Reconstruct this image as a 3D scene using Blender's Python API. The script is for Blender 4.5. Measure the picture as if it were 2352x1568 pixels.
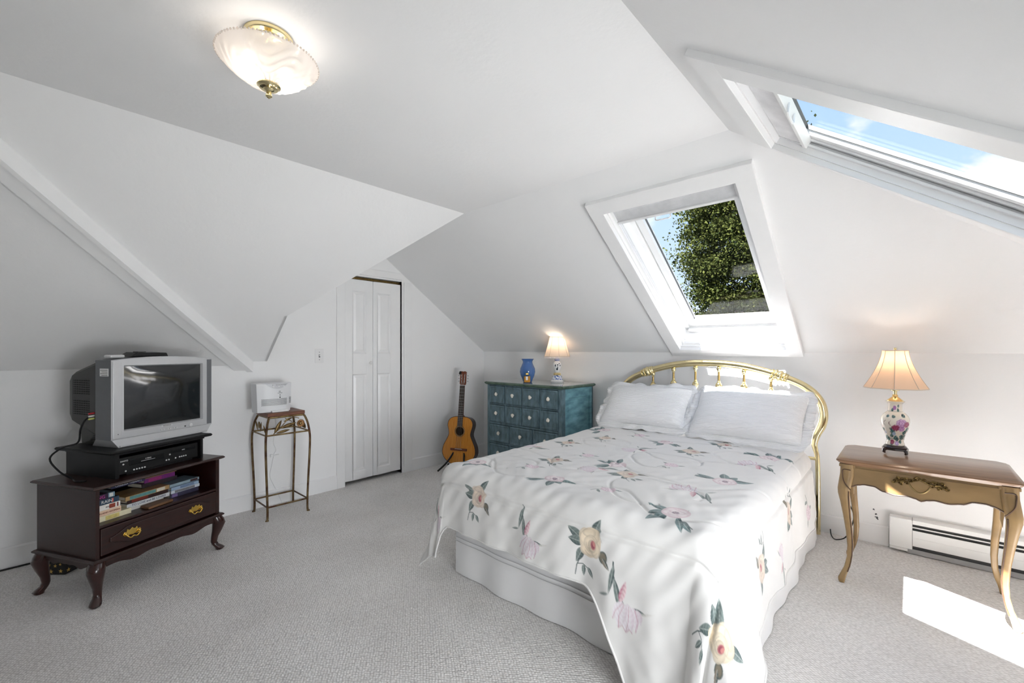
import bpy, bmesh, math, random
import numpy as np
from mathutils import Matrix, Vector
random.seed(7); np.random.seed(7)
PI = math.pi
for o in list(bpy.data.objects): bpy.data.objects.remove(o)
SC = bpy.context.scene
COL = SC.collection

# ------------------------------------------------------------------ camera
YAW = 0.7397975
cam_d = bpy.data.cameras.new('camera'); cam = bpy.data.objects.new('camera', cam_d); COL.objects.link(cam)
cam.location = (0, 0, 1.23)
cam.rotation_euler = (PI/2, 0, YAW - PI/2)
cam_d.sensor_width = 36.0; cam_d.lens = 1004.75/2352*36
cam_d.shift_y = 19.3/2352
cam_d.clip_start = 0.02; cam_d.clip_end = 400
SC.camera = cam
# ------------------------------------------------------------------ world
W = bpy.data.worlds.new('sky'); SC.world = W; W.use_nodes = True
nt = W.node_tree; nt.nodes.clear()
def N(t, typ, **kw):
    n = t.nodes.new(typ)
    for k, v in kw.items(): setattr(n, k, v)
    return n
wo = N(nt, 'ShaderNodeOutputWorld'); bg = N(nt, 'ShaderNodeBackground'); tc = N(nt, 'ShaderNodeTexCoord')
sx = N(nt, 'ShaderNodeSeparateXYZ'); rp = N(nt, 'ShaderNodeValToRGB')
nt.links.new(tc.outputs['Generated'], sx.inputs[0]); nt.links.new(sx.outputs['Z'], rp.inputs[0])
e = rp.color_ramp.elements
e[0].position = 0.0; e[0].color = (.56, .67, .82, 1); e[1].position = 1.0; e[1].color = (.14, .30, .64, 1)
m_ = e.new(.28); m_.color = (.43, .585, .80, 1); m_ = e.new(.55); m_.color = (.29, .47, .74, 1)
cn = N(nt, 'ShaderNodeTexNoise'); cn.inputs['Scale'].default_value = 2.6; cn.inputs['Detail'].default_value = 7; cn.inputs['Roughness'].default_value = .55
cm = N(nt, 'ShaderNodeMapping'); cm.inputs['Location'].default_value = (8.11, .28, .23); cm.inputs['Scale'].default_value = (1, 1, 1.5)
nt.links.new(tc.outputs['Generated'], cm.inputs[0]); nt.links.new(cm.outputs[0], cn.inputs['Vector'])
cr = N(nt, 'ShaderNodeValToRGB'); cr.color_ramp.elements[0].position = .545; cr.color_ramp.elements[1].position = .60
nt.links.new(cn.outputs['Fac'], cr.inputs[0])
mx = N(nt, 'ShaderNodeMixRGB'); mx.inputs[2].default_value = (.80, .81, .82, 1)
nt.links.new(cr.outputs[0], mx.inputs[0]); nt.links.new(rp.outputs[0], mx.inputs[1]); nt.links.new(mx.outputs[0], bg.inputs[0])
bg.inputs[1].default_value = .365
nt.links.new(bg.outputs[0], wo.inputs[0])
# ------------------------------------------------------------------ sun, two added fill lamps out of view, exposure
sd = bpy.data.lights.new('sun', 'SUN'); sun = bpy.data.objects.new('sun', sd); COL.objects.link(sun)
sd.energy = 13.0; sd.angle = .0095; sd.color = (1, .985, .975)
sun.rotation_euler = Vector((.58, -.13, -1)).to_track_quat('-Z', 'Y').to_euler()
ad = bpy.data.lights.new('added_side_fill', 'AREA'); al = bpy.data.objects.new('added_side_fill', ad); COL.objects.link(al)  # added fill lamp at the made-up window in the near wall
ad.shape = 'RECTANGLE'; ad.size = 1.2; ad.size_y = .62; ad.energy = 6.0; ad.spread = 1.9; ad.color = (.96,.98,1)
al.location = (.85, -.76, .735); al.rotation_euler = Vector((.36, 1, .14)).to_track_quat('-Z', 'Z').to_euler()
ad2 = bpy.data.lights.new('added_skylight_fill', 'AREA'); al2 = bpy.data.objects.new('added_skylight_fill', ad2); COL.objects.link(al2)  # added fill lamp inside the unseen lower end of the second skylight
ad2.shape = 'RECTANGLE'; ad2.size = .5; ad2.size_y = .32; ad2.energy = 0.9; ad2.color = (.96,.98,1)
al2.location = (1.77, -.50, 1.40); al2.rotation_euler = Vector((0, .70, -.72)).to_track_quat('-Z', 'X').to_euler()
SC.view_settings.view_transform = 'Standard'; SC.view_settings.look = 'None'
SC.view_settings.exposure = 2.0; SC.view_settings.gamma = 1.0
try: SC.view_settings.use_curve_mapping = False
except Exception: pass
try:
    SC.cycles.max_bounces = 16; SC.cycles.diffuse_bounces = 8; SC.cycles.transparent_max_bounces = 16
    SC.cycles.sample_clamp_indirect = 4.0; SC.cycles.caustics_reflective = False; SC.cycles.caustics_refractive = False
except Exception: pass

# ================================================================== helpers
def s2l(r, g, b):
    f = lambda c: (c/255/12.92) if c/255 <= .04045 else ((c/255+.055)/1.055)**2.4
    return (f(r), f(g), f(b))

def mat(name, col, rough=.5, metal=0., spec=.5, var=0., vscale=6., col2=None, stretch=(1,1,1), bump=0., bscale=80., bdist=.002, coat=0., detail=4., ramp=(.35,.65), attr=None, sheen=0., trans=0.):
    m = bpy.data.materials.new(name); m.use_nodes = True
    t = m.node_tree; p = t.nodes['Principled BSDF']
    p.inputs['Base Color'].default_value = (*col, 1); p.inputs['Roughness'].default_value = rough
    p.inputs['Metallic'].default_value = metal; p.inputs['Specular IOR Level'].default_value = spec
    p.inputs['Coat Weight'].default_value = coat; p.inputs['Coat Roughness'].default_value = .08
    if sheen: p.inputs['Sheen Weight'].default_value = sheen
    c = N(t, 'ShaderNodeTexCoord')
    if attr:
        a = N(t, 'ShaderNodeAttribute', attribute_name=attr); t.links.new(a.outputs['Color'], p.inputs['Base Color'])
    elif col2 or var:
        mp = N(t, 'ShaderNodeMapping'); mp.inputs['Scale'].default_value = stretch
        t.links.new(c.outputs['Object'], mp.inputs[0])
        n = N(t, 'ShaderNodeTexNoise'); n.inputs['Scale'].default_value = vscale; n.inputs['Detail'].default_value = detail
        t.links.new(mp.outputs[0], n.inputs['Vector'])
        r = N(t, 'ShaderNodeValToRGB'); r.color_ramp.elements[0].position = ramp[0]; r.color_ramp.elements[1].position = ramp[1]
        c2 = col2 or tuple(x*(1-var) for x in col)
        r.color_ramp.elements[0].color = (*c2, 1); r.color_ramp.elements[1].color = (*col, 1)
        t.links.new(n.outputs['Fac'], r.inputs[0]); t.links.new(r.outputs[0], p.inputs['Base Color'])
    if bump:
        n2 = N(t, 'ShaderNodeTexNoise'); n2.inputs['Scale'].default_value = bscale; n2.inputs['Detail'].default_value = 3
        t.links.new(c.outputs['Object'], n2.inputs['Vector'])
        b = N(t, 'ShaderNodeBump'); b.inputs['Strength'].default_value = bump; b.inputs['Distance'].default_value = bdist
        t.links.new(n2.outputs['Fac'], b.inputs['Height']); t.links.new(b.outputs[0], p.inputs['Normal'])
    return m

def glass_mat(name, tint=(1,1,1), ior=1.45, rough=0.0):
    m = bpy.data.materials.new(name); m.use_nodes = True; t = m.node_tree; t.nodes.clear()
    o = N(t, 'ShaderNodeOutputMaterial'); mix = N(t, 'ShaderNodeMixShader'); tr = N(t, 'ShaderNodeBsdfTransparent'); g = N(t, 'ShaderNodeBsdfGlossy')
    tr.inputs[0].default_value = (*tint, 1); g.inputs['Roughness'].default_value = rough
    f = N(t, 'ShaderNodeLayerWeight'); f.inputs[0].default_value = .5
    pw = N(t, 'ShaderNodeMath', operation='POWER'); pw.inputs[1].default_value = 5; ma = N(t, 'ShaderNodeMath', operation='MULTIPLY_ADD'); ma.inputs[1].default_value = .08; ma.inputs[2].default_value = .006
    t.links.new(f.outputs['Facing'], pw.inputs[0]); t.links.new(pw.outputs[0], ma.inputs[0])
    t.links.new(ma.outputs[0], mix.inputs[0]); t.links.new(tr.outputs[0], mix.inputs[1]); t.links.new(g.outputs[0], mix.inputs[2]); t.links.new(mix.outputs[0], o.inputs[0])
    return m

def shade_mat(name, col, trans=.6, tcol=None, gloss=0., clear=0.):
    m = bpy.data.materials.new(name); m.use_nodes = True; t = m.node_tree; t.nodes.clear()
    o = N(t, 'ShaderNodeOutputMaterial'); mix = N(t, 'ShaderNodeMixShader'); d = N(t, 'ShaderNodeBsdfDiffuse'); tl = N(t, 'ShaderNodeBsdfTranslucent')
    d.inputs[0].default_value = (*col, 1); tl.inputs[0].default_value = (*(tcol or col), 1); mix.inputs[0].default_value = trans
    t.links.new(d.outputs[0], mix.inputs[1]); t.links.new(tl.outputs[0], mix.inputs[2])
    last = mix
    if clear:
        m2 = N(t, 'ShaderNodeMixShader'); tr = N(t, 'ShaderNodeBsdfTransparent'); m2.inputs[0].default_value = clear
        t.links.new(last.outputs[0], m2.inputs[1]); t.links.new(tr.outputs[0], m2.inputs[2]); last = m2
    if gloss:
        m3 = N(t, 'ShaderNodeMixShader'); g = N(t, 'ShaderNodeBsdfGlossy'); g.inputs['Roughness'].default_value = .12; m3.inputs[0].default_value = gloss
        t.links.new(last.outputs[0], m3.inputs[1]); t.links.new(g.outputs[0], m3.inputs[2]); last = m3
    t.links.new(last.outputs[0], o.inputs[0])
    return m

class MB:
    def __init__(self): self.v = []; self.f = []; self.M = None
    def add(self, vs, fs):
        k = len(self.v)
        if self.M is not None: vs = [tuple(self.M @ Vector(p)) for p in vs]
        self.v += [tuple(p) for p in vs]; self.f += [tuple(i+k for i in f) for f in fs]; return self
    def box(self, x0, x1, y0, y1, z0, z1):
        return self.add([(x0,y0,z0),(x1,y0,z0),(x1,y1,z0),(x0,y1,z0),(x0,y0,z1),(x1,y0,z1),(x1,y1,z1),(x0,y1,z1)],
                        [(0,3,2,1),(4,5,6,7),(0,1,5,4),(1,2,6,5),(2,3,7,6),(3,0,4,7)])
    def hexa(self, P):   # 8 points: bottom ring then top ring
        return self.add(P, [(0,3,2,1),(4,5,6,7),(0,1,5,4),(1,2,6,5),(2,3,7,6),(3,0,4,7)])
    def quad(self, *P): return self.add(P, [tuple(range(len(P)))])
    def prism(self, poly, axis, a, b):
        n = len(poly)
        def pt(p, c): return {'x': (c, p[0], p[1]), 'y': (p[0], c, p[1]), 'z': (p[0], p[1], c)}[axis]
        vs = [pt(p, a) for p in poly] + [pt(p, b) for p in poly]
        return self.add(vs, [tuple(range(n))[::-1], tuple(range(n, 2*n))] + [(i, (i+1) % n, n+(i+1) % n, n+i) for i in range(n)])
    def slab(self, P, off):   # planar polygon extruded by vector off
        n = len(P); off = Vector(off)
        vs = [tuple(Vector(p)) for p in P] + [tuple(Vector(p)+off) for p in P]
        return self.add(vs, [tuple(range(n))[::-1], tuple(range(n, 2*n))] + [(i, (i+1) % n, n+(i+1) % n, n+i) for i in range(n)])
    def tube(self, pts, r, n=10, closed=False):
        pts = [Vector(p) for p in pts]; L = len(pts); rs = r if isinstance(r, (list, tuple)) else [r]*L
        vs = []; up = None
        for i, p in enumerate(pts):
            a = pts[(i-1) % L] if (closed or i > 0) else p
            b = pts[(i+1) % L] if (closed or i < L-1) else p
            t = (b-a)
            t = t.normalized() if t.length > 1e-9 else Vector((0,0,1))
            if up is None:
                up = Vector((0,0,1)) if abs(t.z) < .9 else Vector((1,0,0))
            s = t.cross(up)
            if s.length < 1e-6: s = t.orthogonal()
            s.normalize(); up = s.cross(t).normalized()
            for k in range(n):
                an = 2*PI*k/n; vs.append(p + (s*math.cos(an)+up*math.sin(an))*rs[i])
        fs = []
        R = L if closed else L-1
        for i in range(R):
            for k in range(n):
                a = i*n+k; b = i*n+(k+1) % n; c = ((i+1) % L)*n+(k+1) % n; d = ((i+1) % L)*n+k
                fs.append((a, b, c, d))
        if not closed: fs += [tuple(range(n))[::-1], tuple(range((L-1)*n, L*n))]
        return self.add(vs, fs)
    def lathe(self, prof, n=32, c=(0,0,0), sq=None):
        vs = []; fs = []
        for (r, z) in prof:
            for k in range(n):
                an = 2*PI*k/n; x, y = math.cos(an), math.sin(an)
                vs.append((c[0]+r*x, c[1]+r*y, c[2]+z))
        for i in range(len(prof)-1):
            for k in range(n):
                fs.append((i*n+k, i*n+(k+1) % n, (i+1)*n+(k+1) % n, (i+1)*n+k))
        if prof[0][0] > 1e-6: fs.append(tuple(range(n))[::-1])
        if prof[-1][0] > 1e-6: fs.append(tuple(range((len(prof)-1)*n, len(prof)*n)))
        return self.add(vs, fs)
    def ell(self, c, r, n=14, m=9):
        if not isinstance(r, (tuple, list)): r = (r, r, r)
        vs = []; fs = []
        for i in range(m+1):
            th = -PI/2+PI*i/m
            for k in range(n):
                an = 2*PI*k/n; vs.append((c[0]+r[0]*math.cos(th)*math.cos(an), c[1]+r[1]*math.cos(th)*math.sin(an), c[2]+r[2]*math.sin(th)))
        for i in range(m):
            for k in range(n): fs.append((i*n+k, i*n+(k+1) % n, (i+1)*n+(k+1) % n, (i+1)*n+k))
        return self.add(vs, fs)
    def loft(self, secs, n=12, p=3.0):   # secs: (cx, cy, z, hx, hy) rounded-square sections
        vs = []; fs = []
        for (cx, cy, z, hx, hy) in secs:
            for k in range(n):
                an = 2*PI*(k+.5)/n; c, s = math.cos(an), math.sin(an); q = (abs(c)**p+abs(s)**p)**(-1/p)
                vs.append((cx+hx*c*q, cy+hy*s*q, z))
        for i in range(len(secs)-1):
            for k in range(n): fs.append((i*n+k, i*n+(k+1) % n, (i+1)*n+(k+1) % n, (i+1)*n+k))
        fs += [tuple(range(n))[::-1], tuple(range((len(secs)-1)*n, len(secs)*n))]
        return self.add(vs, fs)
    def build(self, name, m, parent=None, smooth=False, bevel=0., loc=None, rot=None, ang=40, seg=2, solid=0.):
        me = bpy.data.meshes.new(name); me.from_pydata([tuple(p) for p in self.v], [], self.f); me.update()
        bm = bmesh.new(); bm.from_mesh(me); bmesh.ops.remove_doubles(bm, verts=bm.verts, dist=1e-6); bmesh.ops.recalc_face_normals(bm, faces=bm.faces); bm.to_mesh(me); bm.free()
        o = bpy.data.objects.new(name, me); COL.objects.link(o)
        if m: me.materials.append(m)
        if smooth:
            me.polygons.foreach_set('use_smooth', [True]*len(me.polygons)); me.set_sharp_from_angle(angle=math.radians(ang))
        if bevel:
            b = o.modifiers.new('bevel', 'BEVEL'); b.width = bevel; b.segments = seg; b.limit_method = 'ANGLE'; b.angle_limit = math.radians(40)
        if solid:
            so = o.modifiers.new('solid', 'SOLIDIFY'); so.thickness = solid; so.offset = 0
        if parent: o.parent = parent
        if loc is not None: o.location = loc
        if rot is not None: o.rotation_euler = rot
        return o

def tag(o, label, cat, group=None, kind=None):
    o['label'] = label; o['category'] = cat
    if group: o['group'] = group
    if kind: o['kind'] = kind
    return o
def thing(name, label, cat, loc=(0,0,0), rz=0., group=None):
    o = bpy.data.objects.new(name, None); COL.objects.link(o); o.location = loc; o.rotation_euler = (0,0,rz); o.empty_display_size = .1
    return tag(o, label, cat, group)
def struct(o): o['kind'] = 'structure'; return o
def sempty(name, loc=(0,0,0)):
    o = bpy.data.objects.new(name, None); COL.objects.link(o); o.location = loc; o['kind'] = 'structure'; return o
def text(body, size, m, parent, loc, rot=(PI/2,0,0), align='CENTER', ext=.0003, name='lettering', sx=1.):
    c = bpy.data.curves.new(name, 'FONT'); c.body = body; c.size = size; c.align_x = align; c.align_y = 'CENTER'; c.extrude = ext; c.resolution_u = 3
    tmp = bpy.data.objects.new(name, c); me = bpy.data.meshes.new_from_object(tmp); bpy.data.objects.remove(tmp)
    o = bpy.data.objects.new(name, me); COL.objects.link(o); me.materials.clear(); me.materials.append(m); o.parent = parent; o.location = loc; o.rotation_euler = rot; o.scale = (sx,1,1)
    return o
def arc(c, r, a0, a1, n, plane='xz'):
    out = []
    for i in range(n+1):
        a = a0+(a1-a0)*i/n; u, v = r*math.cos(a), r*math.sin(a)
        out.append({'xz': (c[0]+u, c[1], c[2]+v), 'yz': (c[0], c[1]+u, c[2]+v), 'xy': (c[0]+u, c[1]+v, c[2])}[plane])
    return out
def smoothpath(P, k=6):   # Catmull-Rom
    P = [Vector(p) for p in P]; out = []
    for i in range(len(P)-1):
        p0 = P[max(i-1, 0)]; p1 = P[i]; p2 = P[i+1]; p3 = P[min(i+2, len(P)-1)]
        for j in range(k):
            t = j/k; out.append(.5*((2*p1)+(p2-p0)*t+(2*p0-5*p1+4*p2-p3)*t*t+(3*p1-p0-3*p2+p3)*t**3))
    out.append(P[-1]); return out

# ================================================================== materials
M = {}
M['wall'] = mat('white_wall_paint', (.89,.89,.89), .75, var=.015, vscale=1.5, bump=.25, bscale=55, bdist=.002)
M['ceil'] = mat('white_ceiling_plaster', (.89,.89,.89), .8, var=.015, vscale=2, bump=.3, bscale=38, bdist=.003)
M['trim'] = mat('white_gloss_trim', (.88,.88,.88), .35, var=.02, vscale=9)
M['dark'] = mat('dark_void', (.03,.03,.03), .8)
M['brass'] = mat('polished_brass', s2l(236,220,172), .13, 1.0, var=.06, vscale=8)
M['brassd'] = mat('gilt_brass', s2l(225,188,96), .22, 1.0, var=.1, vscale=30)
M['agedbrass'] = mat('aged_brass', s2l(120,98,58), .35, .9, var=.4, vscale=60)
M['black'] = mat('black_plastic', (.006,.006,.0065), .45, spec=.35, var=.1, vscale=20)
M['blackwood'] = mat('black_ash_laminate', (.004,.004,.0045), .45, spec=.3, var=.25, vscale=40, stretch=(1,1,12))
M['glass'] = glass_mat('window_glass')
M['mahog'] = mat('mahogany_veneer', s2l(46,17,12), .36, coat=.10, col2=s2l(32,11,8), vscale=7, stretch=(1,18,18), detail=6)
M['mahogx'] = mat('mahogany_leg', s2l(54,20,14), .24, coat=.35, col2=s2l(36,13,9), vscale=10, stretch=(8,8,1))
M['silver'] = mat('silver_plastic', s2l(192,193,195), .38, .25, var=.03, vscale=30)
M['greyp'] = mat('grey_plastic', s2l(104,106,110), .45, .1, var=.04, vscale=30)
M['dgrey'] = mat('dark_grey_plastic', s2l(58,58,56), .55, var=.06, vscale=30)
M['screen'] = mat('crt_glass', (.012,.013,.014), .06, spec=.6, coat=.4)
M['whitep'] = mat('white_plastic', s2l(235,235,235), .35, var=.01)
M['btn'] = mat('pale_button', s2l(215,215,215), .35, .2)
M['txtw'] = mat('white_print', (.75,.75,.75), .5)
M['txtk'] = mat('black_print', (.02,.02,.02), .5)

# carpet: looped pile rows
def carpet_mat():
    m = bpy.data.materials.new('looped_carpet'); m.use_nodes = True; t = m.node_tree; p = t.nodes['Principled BSDF']
    p.inputs['Roughness'].default_value = .95; p.inputs['Specular IOR Level'].default_value = .1
    c = N(t, 'ShaderNodeTexCoord'); mp = N(t, 'ShaderNodeMapping'); mp.inputs['Rotation'].default_value = (0,0,.78); mp.inputs['Scale'].default_value = (1,.72,1)
    t.links.new(c.outputs['Object'], mp.inputs[0])
    v = N(t, 'ShaderNodeTexVoronoi'); v.inputs['Scale'].default_value = 105; v.inputs['Randomness'].default_value = .42
    t.links.new(mp.outputs[0], v.inputs['Vector'])
    n = N(t, 'ShaderNodeTexNoise'); n.inputs['Scale'].default_value = 2.2; n.inputs['Detail'].default_value = 5; t.links.new(c.outputs['Object'], n.inputs['Vector'])
    r = N(t, 'ShaderNodeValToRGB'); r.color_ramp.elements[0].color = (*s2l(243,241,239),1); r.color_ramp.elements[1].color = (*s2l(204,201,198),1)
    r.color_ramp.elements[0].position = .1; r.color_ramp.elements[1].position = .75
    t.links.new(v.outputs['Distance'], r.inputs[0])
    mx = N(t, 'ShaderNodeMixRGB', blend_type='MULTIPLY'); mx.inputs[0].default_value = 1
    r2 = N(t, 'ShaderNodeValToRGB'); r2.color_ramp.elements[0].color = (.90,.895,.89,1); r2.color_ramp.elements[1].color = (1,1,1,1); r2.color_ramp.elements[0].position = .35; r2.color_ramp.elements[1].position = .6
    t.links.new(n.outputs['Fac'], r2.inputs[0]); t.links.new(r.outputs[0], mx.inputs[1]); t.links.new(r2.outputs[0], mx.inputs[2]); t.links.new(mx.outputs[0], p.inputs['Base Color'])
    b = N(t, 'ShaderNodeBump'); b.invert = True; b.inputs['Strength'].default_value = .8; b.inputs['Distance'].default_value = .005
    t.links.new(v.outputs['Distance'], b.inputs['Height']); t.links.new(b.outputs[0], p.inputs['Normal'])
    return m
M['carpet'] = carpet_mat()

# ================================================================== room
U0, V0 = 3.626, 3.765           # bed wall, closet wall
K, KW, HC = 1.209, 1.14, 2.233
VA, US, VR = 2.43, 2.14, .615
XB, YN = -2.2, -.80             # rear gable wall, near side wall
sA = (HC-KW)/(V0-VA); sB = (HC-K)/(U0-US); sR = .715
zA = lambda v: HC-sA*(v-VA)
zB = lambda u: HC-sB*(u-US)
zR = lambda v: HC-sR*(VR-v)
FU = 1.249; FV = 3.352; sF = (HC-(HC-(HC-KW)/(V0-VA)*(FV-VA)))/(US-FU)          # lower end of the fold of the left slope
T = .04

fl = MB().box(XB-.1, U0+.1, YN-.1, V0+.8, -.12, 0).build('floor', M['carpet']); struct(fl)
ce = MB()
ce.slab([(XB,VR,HC),(US,VR,HC),(US,VA,HC),(XB,VA,HC)], (0,0,.12))
ceiling = struct(ce.build('ceiling', M['ceil']))
# slope towards the closet wall, right of the diagonal beam and left of it
MB().slab([(XB,VA,HC),(US,VA,HC),(FU,FV,zA(FV)),(FU,V0,KW),(XB,V0,KW)], (0,.08,.1)).build('sloped_ceiling', M['ceil'], ceiling)
# slope of the side recess towards the left (faces away) and cheek under it
MB().slab([(US,VA,HC),(US,V0+.12,HC),(FU,V0+.12,zA(FV)),(FU,FV,zA(FV))], (-.06,0,.1)).build('recess_slope', M['ceil'], ceiling)
MB().slab([(FU,FV,zA(FV)),(FU,V0,zA(FV)),(FU,V0,KW)], (-.02,0,0)).build('recess_cheek', M['ceil'], ceiling)
# bed-side slope with skylight opening
aU0, aU1, aV0, aV1 = 2.36, 3.562, .64, 1.388
nB = Vector((sB,0,1)).normalized()
def PB(u, v, d=0.): p = Vector((u, v, zB(u)))+nB*d; return tuple(p)
sl = MB()
HK = 1.14/(VR-YN); hip = lambda u: VR-(u-US)/HK      # line where the bed-side slope ends above the near recess
for poly in [[(US,VR),(aU0,hip(aU0)),(aU0,V0+.1),(US,V0+.1)],[(aU1,YN),(U0,YN),(U0,V0+.1),(aU1,V0+.1)],[(aU0,hip(aU0)),(US+1.14,YN),(aU1,YN),(aU1,aV0),(aU0,aV0)],[(aU0,aV1),(aU1,aV1),(aU1,V0+.1),(aU0,V0+.1)]]:
    sl.slab([PB(u,v) for u, v in poly], nB*T)
sl.build('sloped_ceiling', M['ceil'], ceiling)
# near slope with the second skylight opening
bU0, bU1, bV0, bV1 = 1.452, 2.098, -.70, .425
nR = Vector((0,-sR,1)).normalized()
def PR(u, v, d=0.): p = Vector((u, v, zR(v)))+nR*d; return tuple(p)
sl = MB()
for (u0,u1,v0,v1) in [(XB,bU0,YN,VR),(bU1,US+.01,YN,VR),(bU0,bU1,YN,bV0),(bU0,bU1,bV1,VR)]:
    sl.slab([PR(u0,v0),PR(u1,v0),PR(u1,v1),PR(u0,v1)], nR*.08)
sl.build('sloped_ceiling', M['ceil'], ceiling)
MB().slab([(US,YN,zR(YN)),(US,VR,HC),(US+1.14,YN,zB(US+1.14))], (0,0,.06)).build('recess_slope', M['ceil'], ceiling)

# closet wall with door opening
dx0, dx1, dz = 1.889, 2.487, 1.925
wl = MB()
wl.slab([(XB,V0,0),(dx0,V0,0),(dx0,V0,zA(FV)+sF*(dx0-FU)),(FU,V0,zA(FV)),(FU,V0,KW),(XB,V0,KW)], (0,.1,0))
wl.slab([(dx1,V0,0),(U0,V0,0),(U0,V0,K),(dx1,V0,zB(dx1))], (0,.1,0))
wl.slab([(dx0,V0,dz),(dx1,V0,dz),(dx1,V0,zB(dx1)),(US,V0,HC),(dx0,V0,zA(FV)+sF*(dx0-FU))], (0,.1,0))
struct(wl.build('wall_left', M['wall']))
struct(MB().box(dx0-.1, dx1+.1, V0+.55, V0+.6, 0, 2.2).box(dx0-.15,dx0-.1,V0+.1,V0+.6,0,2.0).box(dx1+.1,dx1+.15,V0+.1,V0+.6,0,2.2).box(dx0-.15,dx1+.15,V0+.02,V0+.6,1.935,1.98).build('wall_closet', M['wall']))
struct(MB().box(U0, U0+.1, YN, V0, 0, K).build('wall_right', M['wall']))
wx0, wx1, wz0, wz1 = .0, 1.25, .35, 1.12
wn = MB()
for (a0,a1,c0,c1) in [(XB,wx0,0,zR(YN)),(wx1,US,0,zR(YN)),(wx0,wx1,0,wz0),(wx0,wx1,wz1,zR(YN))]: wn.slab([(a0,YN,c0),(a1,YN,c0),(a1,YN,c1),(a0,YN,c1)], (0,-.1,0))
wn.slab([(US,YN,0),(U0,YN,0),(U0,YN,K),(US+1.14,YN,zB(US+1.14)),(US,YN,zR(YN))], (0,-.1,0))
struct(wn.build('wall_near', M['wall']))
# rear gable wall
struct(MB().slab([(XB,YN,0),(XB,V0,0),(XB,V0,KW),(XB,VA,HC),(XB,VR,HC),(XB,YN,zR(YN))], (-.1,0,0)).build('wall_rear', M['wall']))
w3 = sempty('added_window', (0,YN,0))  # added window, never in view, goes with the side fill lamp
fr = MB().box(wx0-.06,wx0+.05,-.08,.02,wz0-.06,wz1+.06).box(wx1-.05,wx1+.06,-.08,.02,wz0-.06,wz1+.06).box(wx0,wx1,-.08,.02,wz0-.06,wz0+.05).box(wx0,wx1,-.08,.02,wz1-.05,wz1+.06).box((wx0+wx1)/2-.03,(wx0+wx1)/2+.03,-.06,0,wz0,wz1)
fr.build('window_frame', M['trim'], w3)
MB().box(wx0,wx1,-.05,-.045,wz0,wz1).build('pane', M['glass'], w3)

# baseboards
bb = MB()
for (x0,x1) in [(XB,1.813),(2.6,U0)]:
    bb.prism([(V0,0),(V0-.014,0),(V0-.014,.112),(V0-.006,.120),(V0,.120)], 'x', x0, x1)
struct(bb.build('baseboard_left', M['trim']))
struct(MB().prism([(U0,0),(U0-.014,0),(U0-.014,.112),(U0-.006,.120),(U0,.120)], 'y', .105, V0-.014).build('baseboard_right', M['trim']))

# diagonal beam on the left slope
bt = MB()
def PA(u, v, d=0.): return (u, v, zA(v)-d)
for (w0, w1, d) in [(0,.02,.082),(.02,.105,.068)]:
    a = [(1.13-w0,V0,KW),(1.13-w1,V0,KW)]; b = [(-.317-w0,VA,HC),(-.317-w1,VA,HC)]
    q = lambda p, d: (p[0]+(.022 if (w0 == 0 and p[0] > 1.12 and d) else 0), p[1], p[2]-d)
    bt.hexa([q(a[0],d),q(b[0],d),q(b[1],d),q(a[1],d),q(a[0],-.02),q(b[0],-.02),q(b[1],-.02),q(a[1],-.02)])
struct(bt.build('trim_1', M['trim']))
# lower ceiling skin left of the beam
MB().slab([(XB,VA,HC-.028),(-.417,VA,HC-.028),(1.03,V0,KW-.028),(XB,V0,KW-.028)], (0,0,.02)).build('sloped_ceiling', M['ceil'], ceiling)

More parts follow.
